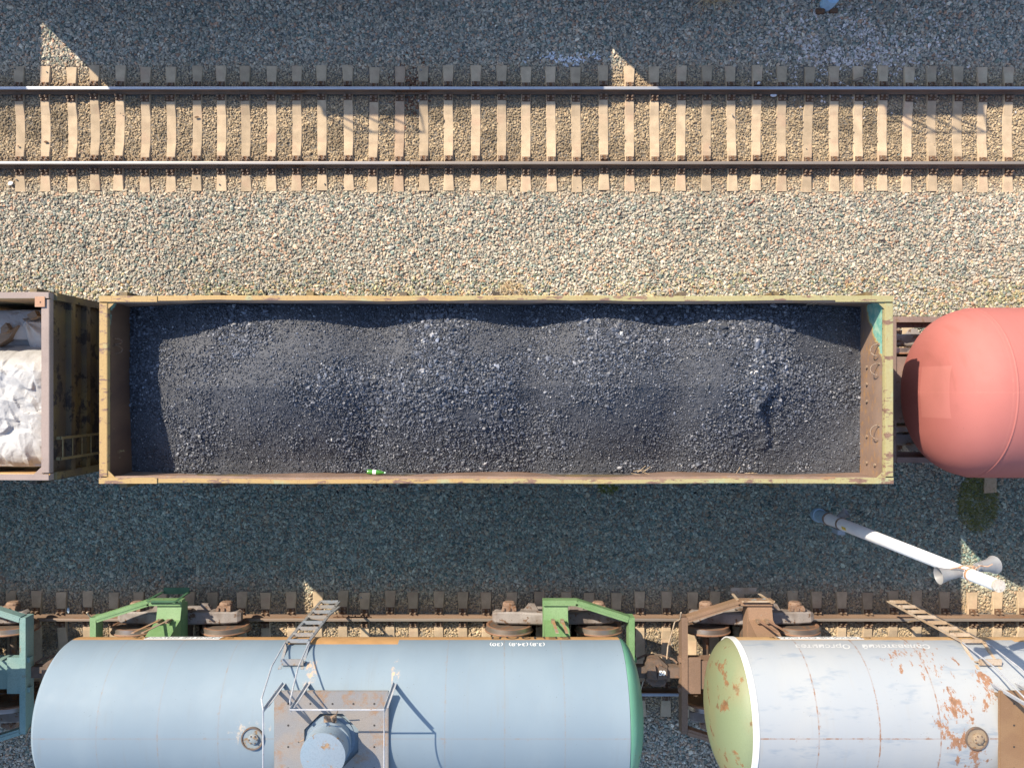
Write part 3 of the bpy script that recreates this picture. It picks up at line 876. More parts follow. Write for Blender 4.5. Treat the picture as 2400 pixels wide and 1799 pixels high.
M_ladderbrown = worn('ladder_brown_paint', (.36, .26, .17), (.44, .36, .28), rust=(.3, .2, .13), amount=.3, scale=6, rough=.65)
M_greyrail = worn('grey_rail_paint', (.30, .31, .34), (.40, .40, .42), rust=(.25, .17, .12), amount=.25, scale=9, rough=.55)
M_strap = worn('orange_strap_paint', (.45, .22, .08), (.36, .30, .26), rust=(.36, .38, .42), amount=.3, scale=2.5, rough=.6)
M_strapbrown = worn('brown_strap_paint', (.28, .16, .10), (.33, .2, .14), amount=.3, scale=5, rough=.65)
M_rod = worn('pale_rod_paint', (.50, .43, .34), (.36, .28, .2), amount=.25, scale=9)
M_valve = worn('valve_rust', (.28, .21, .14), (.24, .18, .12), rust=(.2, .10, .04), amount=.35, scale=12, rough=.6)
M_valveblue = worn('blue_valve_paint', (.20, .25, .28), (.19, .20, .20), rust=(.26, .17, .09), amount=.5, scale=9, rough=.6)
M_bandwhite = plain('white_band_paint', (.60, .60, .59), .5, var=.04)

def tread(name, base, base2, rustc, amount):
    b = NB(name)
    v = b.new('ShaderNodeTexVoronoi'); b.put(v.inputs['Vector'], b.obj()); v.inputs['Scale'].default_value = 34
    v.feature = 'DISTANCE_TO_EDGE'
    c = b.mix(b.step(b.noise(2.2, 4), .35, .65), base, base2)
    n2 = b.noise(3.0, 6, rough=.7, off=(1, 2, 3)); t = .5 + (.5 - amount) * .4
    c = b.mix(b.math('MULTIPLY', b.step(n2, t, t + .15), .85), c, rustc)
    c = b.mix(b.math('MULTIPLY', b.step(v.outputs[0], .10, .03), .25), c, tuple(x * .6 for x in base))
    b.bump(v.outputs[0], .5, .006)
    return b.done(c, .62, .0)
M_tread = tread('tread_plate', (.235, .21, .19), (.20, .20, .205), (.25, .145, .075), .5)
M_treadbrown = tread('brown_tread_plate', (.20, .115, .06), (.225, .135, .07), (.28, .18, .11), .3)

blue = tank_wagon('tank_wagon', (-2.73, TY[3], 0), 'sky blue tank car with green frame and round dome on a walkway plate',
                  dict(body=M_blue, head=M_ghead, lhead=M_blue, frame=M_green, brace=M_green, platform=M_tread, dome=M_lidblue, lid=M_lidblue, valve=M_valveblue, ladder=M_ladderblue, rail=M_greyrail, strap=M_strap, step=M_dgreen, rod=M_rod, band=M_blue))
white = tank_wagon('tank_wagon', (9.07, TY[3], 0), 'dirty white tank car with rust stains and pale green rounded end',
                   dict(body=M_whitepaint, head=M_ghead_pale, frame=M_brownframe, brace=M_brownbrace, platform=M_treadbrown, dome=M_brownframe, lid=M_brownframe, valve=M_valve, ladder=M_ladderbrown, rail=M_greyrail, strap=M_strapbrown, step=M_ladderbrown, rod=M_ladderbrown, band=M_bandwhite), heads=(.48, .48))
turq = tank_wagon('tank_wagon', (-14.87, TY[3], 0), 'wagon end with turquoise frame and bare wheels at the lower left edge',
                  dict(body=M_blue, head=M_turq, frame=M_turq, brace=M_turq, platform=M_tread, dome=M_lidblue, lid=M_lidblue, valve=M_valve, ladder=M_ladderblue, rail=M_greyrail, strap=M_strap, step=M_turq, rod=M_rod, band=M_turq))

M_fadedwhite = plain('faded_white_lettering', (.46, .46, .455), .6, var=.12, scale=9)
def panel(root, x0, x1, e0, e1, mat, name):
    m = MB(); n_ = 8; vs, fs = [], []
    for i in range(n_ + 1):
        e = e0 + (e1 - e0) * i / n_
        for x in (x0, x1): vs.append((x, (TR + .003) * math.cos(e), TZ + (TR + .003) * math.sin(e)))
    for i in range(n_): fs.append((2 * i, 2 * i + 1, 2 * i + 3, 2 * i + 2))
    m.add(vs, [tuple(reversed(f)) for f in fs])
    return m.build(name, mat, root)
panel(blue, -3.62, -2.27, -.40, -.02, M_white, 'lettering_panel')
cyl_text(blue, 'lettering', 'С ГОРКИ НЕ СПУСКАТЬ', .155, -2.95, -.12, TR, TZ, M_blackletter, lift=.007)
cyl_text(blue, 'lettering', 'БЕНЗОЛ', .36, 3.30, -.16, TR, TZ, M_blackletter, lift=.006)
for t_, x_ in (('(30)', 2.68), ('(34,8)', 3.07), ('(3,8)', 3.40)):
    cyl_text(blue, 'lettering', t_, .15, x_, .17, TR, TZ, M_white, lift=.004)
panel(white, -4.05, -2.55, -.40, -.02, M_white, 'lettering_panel')
cyl_text(white, 'lettering', 'С ГОРКИ НЕ СПУСКАТЬ', .155, -3.3, -.12, TR, TZ, M_blackletter, lift=.007)
cyl_text(white, 'lettering', 'Оргсинтез', .19, -3.40, .22, TR, TZ, M_fadedwhite, shear=.25, lift=.004, bold=.004)
cyl_text(white, 'lettering', 'Салаватский', .19, -2.12, .22, TR, TZ, M_fadedwhite, shear=.25, lift=.004, bold=.004)
# number painted on the white car's coupler
vs, fs = text_mesh('50', .13, 0, .006)
MB().add([(v.x - 5.80, v.y + .02, 1.262) for v in vs], fs).build('lettering', M_white, white)

# covered wagons on the track beyond the top edge; they throw the long shadow over the upper track
Y0 = 10.64
def covered_wagon(x0, x1, lab):
    xm, h = (x0 + x1) / 2, (x1 - x0) / 2
    root = thing('covered_wagon', (xm, Y0, 0), lab, 'freight wagon', 'covered wagons beyond the top edge')
    m = MB().box(-h, h, -1.5, 1.5, 1.10, 3.58)
    for k in range(11):
        x = -h + .3 + (2 * h - .6) * k / 10
        for q in (-1, 1): m.box(x - .05, x + .05, min(q * 1.5, q * 1.58), max(q * 1.5, q * 1.58), 1.15, 3.45)
    m.build('wagon_body', M_outer, root)
    r = MB(); n_ = 8
    prof = [(1.54 * math.cos(math.pi * k / n_), 3.583 + .04 * math.sin(math.pi * k / n_)) for k in range(n_ + 1)]
    vs = [(x, y, z) for x in (-h, h) for y, z in prof]
    r.add(vs, [(k, k + 1, n_ + 2 + k, n_ + 1 + k) for k in range(n_)] + [tuple(range(n_ + 1)), tuple(reversed(range(n_ + 1, 2 * n_ + 2)))])
    r.build('wagon_roof', M_greyrim, root)
    px_ = -.55 if xm < 0 else -.1
    p = MB().box(px_ - 1.05, px_ + 1.05, -1.12, 1.12, 4.27, 4.30)
    for x in (px_ - 1.0, px_ + 1.0):
        for y in (-1.0, 1.0): p.beam((x, y, 3.75), (x, y, 4.27), .06, .06)
    p.build('roof_walkway', M_tread, root)
    hr = MB()
    for q in (-1, 1):
        hr.tube([(px_ - 1.05, q * 1.1, 4.3), (px_ - .75, q * 1.1, 4.75), (px_ + .75, q * 1.1, 4.75), (px_ + 1.05, q * 1.1, 4.3)], .018, 6)
        for x in (px_ - .75, px_ - .2, px_ + .3): hr.tube([(x, q * 1.1, 4.3), (x + .4, q * 1.1, 4.75)], .022, 6)
    hr.build('handrail', M_greyrail, root)
    MB().box(-h - .3, h + .3, -.3, .3, .92, 1.098).build('centre_sill', M_brownframe, root)
    for e in (-1, 1): bogie(root, e * (h - 1.6))
    return root
# ------------------------------------------------------------------ salmon pink tank car on the middle track
M_pink = tank_paint('salmon_paint', (.365, .122, .105), (.335, .110, .095), [8.46, 12.0], (.42, .15, .12), .5, dirt=(.26, .09, .07), rough=.68,
                    patch=(.06, .86, -.44, .47, (.50, .20, .17)), specks=(.14, .06, .05))
M_pinkframe = worn('dull_brown_paint', (.19, .135, .115), (.235, .16, .135), rust=(.2, .13, .09), amount=.3, scale=6, rough=.7)
pk_ = thing('tank_wagon', (0, 0, 0), 'salmon pink rounded end of a tank car behind the coal wagon', 'tank wagon', 'tank cars')
PR, PZ_, PX0 = 1.545, 2.75, 8.80
m = MB(); prof = []
for i in range(29):
    t = i / 28
    t2 = 1 - (1 - t) ** 1.6
    r = PR * (max(0, 1 - (1 - t2) ** 2.6)) ** (1 / 2.6)
    prof.append((max(r, .001), PX0 - 1.15 * (1 - t2)))
prof += [(PR, PX0 + .04 + .2 * k) for k in range(34)]
e_ = prof[-1][1]
prof += [(PR * math.sqrt(max(1e-6, 1 - (k / 8) ** 2)), e_ + 1.1 * k / 8) for k in range(1, 9)]
m.lathe(prof, (0, 0, 0), 'x', 96, caps=False)
m.build('tank_barrel', M_pink, pk_, smooth=True, loc=(0, -.055, PZ_))
wr = PR * (1 - (.27 / 1.15) ** 2.6) ** (1 / 2.6)
m = MB().lathe([(wr - .01, PX0 - .29), (wr + .008, PX0 - .282), (wr + .010, PX0 - .258), (wr + .002, PX0 - .25)], (0, 0, 0), 'x', 96, caps=False)
m.build('weld_ring', M_pink, pk_, smooth=True, loc=(0, -.055, PZ_))
m = MB()
for s in (-1, 1):
    m.box(7.93, 16.5, s * 1.40 - .055, s * 1.40 + .055, 1.12, 1.36)
    m.box(7.93, 16.5, s * 1.30 - .045, s * 1.30 + .045, 1.08, 1.12)
m.build('side_sill', M_pinkframe, pk_)
MB().box(7.20, 7.93, -1.46, 1.46, 1.06, 1.33).build('end_sill', M_pinkframe, pk_)
MB().box(7.93, 16.5, -.66, .66, .95, 1.30).build('centre_sill', M_pinkframe, pk_)
MB().beam((8.25, .72, 1.1), (9.2, 1.36, 1.24), .09, .1).box(9.6, 10.0, -1.4, 1.4, 1.0, 1.29).build('frame_brace', M_pinkframe, pk_)
bogie(pk_, 9.05)
bogie(pk_, 15.2)
coupler(pk_, 7.20, -1)

# ------------------------------------------------------------------ gondolas
def rim_paint(name):
    b = NB(name)
    x, y, z = b.xyz()
    gx_ = b.math('MULTIPLY_ADD', x, .11, b.math('MULTIPLY_ADD', b.noise(.9, 3), 1.2, -.62))
    c = b.mix(b.step(gx_, -.25, .35), (.375, .245, .095), (.325, .285, .135))
    c = b.mix(b.math('MULTIPLY', b.step(b.noise(2.5, 4, off=(8, 1, 2)), .57, .68), .7), c, (.29, .33, .19))
    c = b.mix(b.math('MULTIPLY', b.step(b.noise(30, 4), .4, .7), .22), c, (.24, .15, .06))
    n2 = b.noise(6.5, 8, stretch=(.42, 1.3, 1), rough=.72, off=(3, 3, 3))
    c = b.mix(b.step(n2, .545, .575), c, b.mix(b.step(b.noise(14, 3), .3, .7), (.15, .085, .06), (.22, .13, .085)))
    n3 = b.noise(20, 6, stretch=(1.6, .3, 1), rough=.75)
    c = b.mix(b.math('MULTIPLY', b.step(n3, .60, .65), .85), c, (.22, .11, .05))
    b.bump(n2, .2, .005)
    return b.done(c, .65)
M_rim = rim_paint('yellow_rim_paint')

def inner_steel(name):
    b = NB(name)
    x, y, z = b.xyz()
    c = b.mix(b.step(b.noise(1.8, 5, stretch=(1, 1, .5)), .3, .7), (.165, .105, .075), (.235, .155, .115))
    c = b.mix(b.math('MULTIPLY', b.step(b.noise(6, 6, stretch=(.4, 1, 2), rough=.7), .52, .68), .7), c, (.28, .15, .065))
    c = b.mix(b.math('MULTIPLY', b.step(b.noise(10, 5, off=(2, 2, 2)), .58, .72), .5), c, (.20, .165, .16))
    b.bump(b.noise(5, 4), .25, .012)
    return b.done(c, .7, .1)
M_inner = inner_steel('worn_inner_steel')
M_inner_green = None
b = NB('flaking_inner_paint')
x, y, z = b.xyz()
c = b.mix(b.step(b.noise(1.8, 5), .3, .7), (.175, .115, .085), (.24, .16, .115))
c = b.mix(b.math('MULTIPLY', b.step(b.noise(6, 6, stretch=(.4, 1, 2), rough=.7), .5, .66), .6), c, (.32, .17, .06))
up = b.math('ADD', b.math('MULTIPLY', b.math('SUBTRACT', y, .72), 1.0), b.math('MULTIPLY', b.math('SUBTRACT', z, 3.72), 1.4))
up = b.math('ADD', up, b.math('MULTIPLY_ADD', b.noise(3.5, 5, rough=.65, stretch=(1, 1, .5)), .9, -.45))
c = b.mix(b.step(up, -.02, .06), c, (.42, .29, .10))
c = b.mix(b.step(up, .05, .14), c, b.mix(b.step(b.noise(9, 4), .35, .65), (.13, .33, .27), (.30, .44, .33)))
M_inner_green = b.done(c, .65)
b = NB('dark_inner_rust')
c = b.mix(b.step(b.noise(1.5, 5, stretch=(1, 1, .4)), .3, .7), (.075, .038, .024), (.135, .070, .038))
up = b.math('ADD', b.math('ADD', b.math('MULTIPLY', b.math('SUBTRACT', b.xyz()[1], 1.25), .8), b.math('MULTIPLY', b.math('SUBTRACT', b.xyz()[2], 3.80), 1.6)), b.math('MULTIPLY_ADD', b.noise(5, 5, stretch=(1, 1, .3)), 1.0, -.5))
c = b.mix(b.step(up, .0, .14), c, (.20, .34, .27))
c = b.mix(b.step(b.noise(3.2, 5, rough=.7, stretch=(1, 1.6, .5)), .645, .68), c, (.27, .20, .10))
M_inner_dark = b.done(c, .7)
M_outer = worn('ochre_wagon_paint', (.175, .125, .05), (.10, .075, .05), rust=(.055, .042, .034), amount=.46, scale=3, rough=.65)
M_greyrim = worn('grey_brown_rim_paint', (.25, .19, .165), (.29, .22, .19), rust=(.36, .215, .13), amount=.16, scale=5, rough=.65, dirt=.2)
M_ochre_in = worn('ochre_inner_paint', (.46, .27, .10), (.40, .25, .12), rust=(.25, .15, .09), amount=.3, scale=4)

ZR = 3.96
def gondola(loc, label, xl, xr, mats, open_inner=True):
    """open-top wagon; xl..xr outer length at the rim, root at its middle"""
    root = thing('gondola_wagon', loc, label, 'freight wagon', 'open wagons')
    hy, ew, sw = 1.58, .14, .115
    L0, L1 = xl - loc[0], xr - loc[0]
    # walls: outer sheets with ribs, inner sheets slightly buckled
    for s, key in ((1, 'side_in'), (-1, 'side_in')):
        w = MB()
        w.box(L0 + .10, L1 - .10, s * 1.53 - .012, s * 1.53 + .012, 1.32, ZR - .14)
        nr = 9
        for k in range(nr):
            x = L0 + .35 + (L1 - L0 - .7) * k / (nr - 1)
            w.box(x - .06, x + .06, min(s * 1.545, s * 1.66), max(s * 1.545, s * 1.66), 1.32, ZR - .145)
        w.build('side_wall', mats['outer'], root)
        xs_ = np.linspace(L0 + ew - .015, L1 - ew + .015, 160); zs_ = np.linspace(1.40, ZR - .10, 14)
        XX, ZZ = np.meshgrid(xs_, zs_)
        ph = (XX - L0) / (L1 - L0) * 8 * np.pi * 1.0
        t_ = np.clip((ZR - .1 - ZZ) / 1.0, 0, 1)
        YY = s * (1.505 - .030 * t_ * (np.cos(ph) + .5 * np.sin(ph * .63 + 1)) - .012 * (fbm(XX * 2, ZZ * 2, 9) - .5))
        if s > 0: XX, YY, ZZ = XX[:, ::-1], YY[:, ::-1], ZZ[:, ::-1]
        grid_obj('side_lining', XX[::-1] if False else XX, YY, ZZ, mats[key], root)
    for s, xx in ((-1, L0), (1, L1)):
        w = MB()
        xo = xx - s * .05
        w.box(min(xo, xo - s * .02), max(xo, xo - s * .02), -1.50, 1.50, 1.32, ZR - .14)
        for z in (1.5, 2.12, 2.72, 3.26):
            w.box(min(xo, xo + s * .10), max(xo, xo + s * .10), -1.48, 1.48, z - .07, z + .07)
        for q in (-1, 1): w.box(min(xx - s * .12, xx + s * .055), max(xx - s * .12, xx + s * .055), q * 1.52 - .06, q * 1.52 + .06, 1.2, ZR - .145)
        w.build('end_wall', mats['outer'], root)
        li = MB(); xi = xx - s * (ew + .005)
        y_ = np.linspace(-1.50, 1.50, 40); z_ = np.linspace(1.4, ZR - .1, 16)
        Yg, Zg = np.meshgrid(y_, z_)
        Xg = xi + .012 * (fbm(Yg * 2 + 9, Zg * 2, 4) - .5)
        if s < 0: Yg, Zg, Xg = Yg[:, ::-1], Zg[:, ::-1], Xg[:, ::-1]
        grid_obj('end_lining', Xg, Yg[:, ::-1] if False else Yg, Zg, mats['end_in_r' if s > 0 else 'end_in_l'], root)
    # top chords
    key0 = 'side_in'
    for s in (1, -1):
        c_ = MB()
        x_ = np.linspace(L0, L1, 60)
        wob = .009 * np.sin(x_ * 1.3 + s) + .016 * (vnoise(x_ * 1.7, x_ * 0 + s, 6) - .5)
        vs, fs = [], []
        for i in range(60):
            yo, yi = s * (hy + wob[i] * .5), s * (hy - sw + wob[i])
            zt = ZR + .006 * math.sin(x_[i] * 1.3 + s)
            bev = .012
            ed = .036 + .016 * (vnoise(np.array([x_[i] * 2.3]), np.array([s * 3.0]), 12)[0] - .5)
            vs += [(x_[i], yo, ZR - .14), (x_[i], yo, zt - bev), (x_[i], yo - s * bev, zt), (x_[i], yi + s * ed, zt), (x_[i], yi, zt - .045), (x_[i], yi, ZR - .14)]
        for i in range(59):
            for k in range(6):
                a, b_ = i * 6 + k, i * 6 + (k + 1) % 6
                fs.append((a, b_, b_ + 6, a + 6) if s < 0 else (b_, a, a + 6, b_ + 6))
        fs += [tuple(range(6)), tuple(range(59 * 6, 60 * 6))]
        c_.add(vs, fs)
        for q in range(59):
            for k in (3, 4): c_.mi[q * 6 + k] = 1
        c_.build('top_chord', [mats['rim'], mats[key0]], root)
    for s, xx in ((-1, L0), (1, L1)):
        c_ = MB(); a, b_ = sorted((xx, xx - s * ew))
        c_.box(a, b_, -hy + sw + .004, hy - sw - .004, ZR - .13, ZR - .012)
        c_.box(a + .01, b_ - .01, -hy + sw + .01, hy - sw - .01, ZR - .012, ZR - .004)
        c_.build('end_chord', mats['rim'], root)
        for q in (-1, 1):
            g_ = MB()
            xi = xx - s * ew
            tri = [(xi + s * .02, q * (hy - sw + .02)), (xi - s * .13, q * (hy - sw + .015)), (xi + s * .02, q * (hy - sw - .13))]
            g_.prism(tri, ZR - .035, ZR - .020)
            g_.prism([(xx - s * .005, q * (hy - .004)), (xx - s * .98, q * (hy - .006)), (xx - s * .98, q * (hy - sw + .010)), (xx - s * .005, q * (hy - sw + .012))], ZR + .004, ZR + .014)
            g_.build('corner_plate', mats['rim'], root)
    f = MB().box(L0 + .05, L1 - .05, -1.5, 1.5, 1.22, 1.36)
    f.box(L0 + .1, L1 - .1, -.3, .3, .9, 1.22)
    f.build('floor_frame', mats['outer'], root)
    for s in (-1, 1): bogie(root, s * 4.3)
    coupler(root, L0 + .05, -1); coupler(root, L1 - .05, 1)
    return root

coal_w = gondola((-.05, 0, 0), 'long yellow open wagon with a rusty rim, filled with coal', -6.73, 6.63,
                 dict(rim=M_rim, outer=M_outer, side_in=M_inner, end_in_r=M_inner_green, end_in_l=M_inner_dark))
bag_w = gondola((-14.25, .06, 0), 'grey-brown open wagon at the left edge, loaded with white bulk bags', -20.93, -7.565,
                dict(rim=M_greyrim, outer=M_outer, side_in=M_ochre_in, end_in_r=M_ochre_in, end_in_l=M_ochre_in))
# ladder on the end wall facing the coal wagon
m = MB(); lx = -7.565 + 14.25 + .07
for y in (-1.17, -.90 - .0): pass
for y in (-.885, -1.24):
    m.beam((lx, y, 1.5), (lx, y, 3.72), .045, .03, up=(1, 0, 0))
    m.beam((lx - .08, y, 3.70), (lx, y, 3.70), .05, .04)
for k in range(7): m.tube([(lx, -.885, 3.66 - .33 * k), (lx, -1.24, 3.66 - .33 * k)], .011, 6)
m.build('ladder', worn('ochre_ladder_paint', (.27, .21, .10), (.22, .17, .08), amount=.25, scale=8), bag_w)
# brown step plate riveted in the far corner of the bag wagon
m = MB()
p0, p1 = at(82, 695, 3.98), at(105, 719, 3.98)
m.box(p0.x + 14.25, p1.x + 14.25, p1.y - .06, p0.y - .06, 3.965, 3.985)
m.lathe([(.012, 3.985), (.012, 4.0)], ((p0.x + p1.x) / 2 + 14.25, (p0.y + p1.y) / 2 - .06, 0), 'z', 8)
m.build('corner_step', worn('rust_orange_plate', (.42, .22, .12), (.36, .19, .11), amount=.2, scale=8), bag_w)

covered_wagon(-23.4, -12.94, 'ochre covered wagon beyond the top edge, the left of the three there')
covered_wagon(-11.10, -.64, 'ochre covered wagon beyond the top edge, the middle of the three there')
covered_wagon(.63, 11.1, 'ochre covered wagon beyond the top edge, the right of the three there')

# lashing loops and bolts on the end linings of the coal wagon
def loop(px, py, s, span):
    z = 3.72
    p = at(px, py, z)
    xw = (6.63 - .145) if s > 0 else (-6.73 + .145)
    m = MB(); pts = []
    for k in range(9):
        a = math.pi * k / 8
        pts.append((xw + .05 - s * (.03 + .10 * math.sin(a)), p.y + span * math.cos(a), z + .03 - .05 * math.sin(a)))
    m.tube(pts, .010, 6)
    m.box(xw + .05 - .02, xw + .05 + .01, p.y + span - .02, p.y + span + .02, z, z + .06)
    return m.build('lashing_loop', M_bolt if s > 0 else M_plate, coal_w)
for px, py, s, sp in ((2056, 820, 1, .10), (2056, 865, 1, .10), (2056, 1012, 1, .12), (272, 800, -1, .05), (276, 819, -1, .07)): loop(px, py, s, sp)
m = MB()
for px, py, z in ((2033, 1022, 3.3), (2031, 1084, 3.3), (2051, 1089, 3.62), (2034, 900, 3.3), (2034, 940, 3.3), (2034, 860, 3.3)):
    p = at(px, py, z); m.lathe([(.028, -.03), (.028, 0)], (6.63 - .15 + .05, p.y, z), 'x', 8)
m.build('wall_bolts', M_bolt, coal_w)

# ------------------------------------------------------------------ coal
def coal_z(x, y):
    base = np.interp(y, [-1.5, -1.25, -.6, .05, .6, 1.5], [2.98, 3.04, 3.32, 3.55, 3.57, 3.42])
    m = 0
    for cx, cy, a in ((-3.55, .35, .17), (-.80, .45, .175), (1.85, .5, .195), (4.0, .35, .185)):
        m = m + a * np.exp(-((x - cx) / .95) ** 2 - ((y - cy) / 1.35) ** 2)
    for cx in (-2.25, .55, 3.0):
        m = m - .12 * np.exp(-((x - cx) / .55) ** 2 - ((y - 1.5) / .6) ** 2)
        m = m - .09 * np.exp(-((x - cx) / .36) ** 2) * np.clip((1.3 - y) / 1.5, .25, 1)
    left = np.clip((-4.3 - x) / 2.3, 0, 1); right = np.clip((x - 4.5) / 1.9, 0, 1)
    z = base + m
    z = z - (z - 3.02) * (left ** 1.25) * .85 - (z - 2.98) * (right ** 1.1) * .95
    z = z + .035 * (fbm(x * 1.6, y * 1.6, 71, 4) - .5) * 2
    # a slumped crust near the right end
    e = x - (4.72 + .10 * np.sin(y * 5) + .16 * (fbm(x * 0 + 3, y * 3, 77) - .5) * 2)
    cr = np.where((y > -1.05) & (y < .45), 1.0, 0.0) * np.exp(-np.abs(y + .3) * .4)
    z = z + .085 * cr * np.clip(1 - np.abs(e + .09) / .13, 0, 1) * (vnoise(y * 9, x * 9, 79) * 1.1)
    z = z - .07 * cr * np.clip(1 - np.abs(e - .07) / .12, 0, 1) * (vnoise(y * 4, y * 0, 80) > .35)
    return z

cxs, cys = np.arange(-6.60, 6.51, .024), np.arange(-1.52, 1.525, .024)
X, Y = np.meshgrid(cxs, cys)
Z = coal_z(X, Y) + .020 * (vnoise(X * 33, Y * 33, 90) - .5) + .014 * (vnoise(X * 60, Y * 60, 91) - .5)
b = NB('coal_fines')
n1 = b.noise(75, 3)
c = b.mix(b.step(n1, .3, .7), (.030, .032, .040), (.078, .082, .094))
c = b.mix(b.math('MULTIPLY', b.step(b.noise(1.4, 5), .45, .70), .4), c, (.088, .092, .104))
b.bump(n1, .9, .012)
M_fines = b.done(c, .62, 0, .5)
fines = grid_obj('coal_bed', X, Y, Z, M_fines)
tag(fines, 'fine black coal dust heaped in low mounds inside the yellow wagon', 'coal', kind='stuff')

b = NB('coal_lump')
a = b.new('ShaderNodeAttribute'); a.attribute_type = 'INSTANCER'; a.attribute_name = 'tint'
M_coal = b.done(a.outputs['Color'], b.math('MULTIPLY_ADD', b.noise(2, 2), .5, .28), 0, .55)
gx, gy = np.meshgrid(np.arange(-6.58, 6.5, .0205), np.arange(-1.51, 1.515, .0205))
CX = gx.ravel() + rng.uniform(-.013, .013, gx.size); CY = gy.ravel() + rng.uniform(-.013, .013, gx.size)
cz = coal_z(CX, CY)
coarse = fbm(CX * 1.1, CY * 1.1, 101, 4)
lowz = np.clip((3.62 - cz) / .4, -.6, 1)
dens = np.clip((coarse - .44) * 3.4 + .40 + .25 * lowz + .25 * (CY > .9), .58, 1)
for cx in (-2.25, .55, 3.0): dens = np.clip(dens + .5 * np.exp(-((CX - cx) / .4) ** 2), 0, 1)
k = (rng.random(len(CX)) < dens) & (np.abs(CY) < 1.47)
CX, CY, cz, coarse = CX[k], CY[k], cz[k], coarse[k]
n = len(CX)
cb = (.0085 + .0115 * np.clip((coarse - .38) * 3, 0, 1) + .003 * (CY > 1.0)) * np.exp(rng.normal(0, .36, n))
csize = np.stack([cb * rng.uniform(.9, 1.4, n), cb * rng.uniform(.7, 1.05, n), cb * rng.uniform(.55, .95, n)], -1)
ct = np.array([.064, .070, .086]) * np.exp(rng.normal(0, .38, n))[:, None]
painted_glint = rng.random(n) < .055
ct[painted_glint] = np.array([.17, .17, .18]) * rng.uniform(.7, 1.7, (painted_glint.sum(), 1))  # glints painted in as paler grey lumps
pl = rng.random(n) < .0015
ct[pl] = (.38, .37, .35)
pc = at(1763, 865, 3.6)
wsp = np.exp(-((CX - pc.x) ** 2 + ((CY - pc.y) / 1.3) ** 2) / .02)
ws = rng.random(n) < wsp * .10
ct[ws] = (.55, .53, .50)
G_coal = lump_group('coal_lumps', M_coal, VAR, .34)
coal = scatter('coal_lumps', np.stack([CX, CY, cz + rng.uniform(-.004, .012, n)], -1), rng.uniform(0, 6.283, (n, 3)), csize, ct, VAR, G_coal)
tag(coal, 'glinting lumps of black coal strewn over the load in the yellow wagon', 'coal', kind='stuff')

# ------------------------------------------------------------------ green bottle on the coal
b = NB('green_bottle_glass')
M_glass = b.done((.10, .36, .05), .12, 0)
b.b.inputs['Transmission Weight'].default_value = .45
b.b.inputs['Coat Weight'].default_value = .5
p = at(882, 1106, 3.08)
bt = thing('bottle', (p.x, p.y + .005, 3.10), 'green plastic bottle with a white label lying on the coal by the near rim', 'bottle', rz=-.06)
MB().lathe([(.005, -.155), (.038, -.155), (.043, -.145), (.043, .04), (.036, .085), (.018, .125), (.015, .155)], (0, 0, .043), 'x', 24).build('bottle_body', M_glass, bt, smooth=True, angle=40)
MB().lathe([(.0445, -.055), (.0445, .005)], (0, 0, .043), 'x', 24, caps=False).build('paper_label', M_white, bt, smooth=True)
MB().lathe([(.017, .150), (.017, .175), (.003, .176)], (0, 0, .043), 'x', 16).build('cap', plain('pale_green_cap', (.45, .62, .5), .4), bt)

# ------------------------------------------------------------------ load of the left wagon: bulk bags and timber
b = NB('woven_bag')
n1 = b.noise(14, 4)
c = b.mix(b.step(b.noise(3, 4), .3, .7), (.34, .335, .33), (.40, .395, .39))
c = b.mix(b.math('MULTIPLY', b.step(b.noise(7, 5), .56, .75), .25), c, (.28, .27, .25))
b.bump(b.noise(26, 5), .5, .012)
M_bag = b.done(c, .6)

def crumple(x, y, seed, amp):
    """sharp folds: tilted facets around random seeds plus ridges"""
    r_ = np.random.default_rng(seed)
    out = 0
    wx, wy = fbm(x * 1.5, y * 1.5, seed + 40) - .5, fbm(x * 1.5, y * 1.5, seed + 41) - .5
    x, y = x * .80 + .35 * y + .16 * wx, y * .72 - .12 * x + .16 * wy
    for sc_, a in ((.46, .8), (.22, .85), (.11, .75), (.06, .45)):
        nse = int(6 / sc_ ** 1.6)
        sx, sy = r_.uniform(x.min() - .2, x.max() + .2, nse), r_.uniform(y.min() - .2, y.max() + .2, nse)
        gxx, gyy = r_.normal(0, 1, nse), r_.normal(0, 1, nse)
        d = (x.ravel()[:, None] - sx) ** 2 + (y.ravel()[:, None] - sy) ** 2
        o_ = np.argsort(d, axis=1)[:, :2]
        i0, i1 = o_[:, 0], o_[:, 1]
        rr_ = np.arange(len(i0))
        h0 = gxx[i0] * (x.ravel() - sx[i0]) + gyy[i0] * (y.ravel() - sy[i0])
        h1 = gxx[i1] * (x.ravel() - sx[i1]) + gyy[i1] * (y.ravel() - sy[i1])
        w = np.clip((np.sqrt(d[rr_, i1]) - np.sqrt(d[rr_, i0])) / (sc_ * .22), 0, 1) * .5 + .5
        out = out + a * (h0 * w + h1 * (1 - w)).reshape(x.shape)
    rid = np.abs(fbm(x * 2.4 + 3, y * 2.4, seed + 5, 4) - .5) * 2
    return amp * (out * .55 - rid * .22)

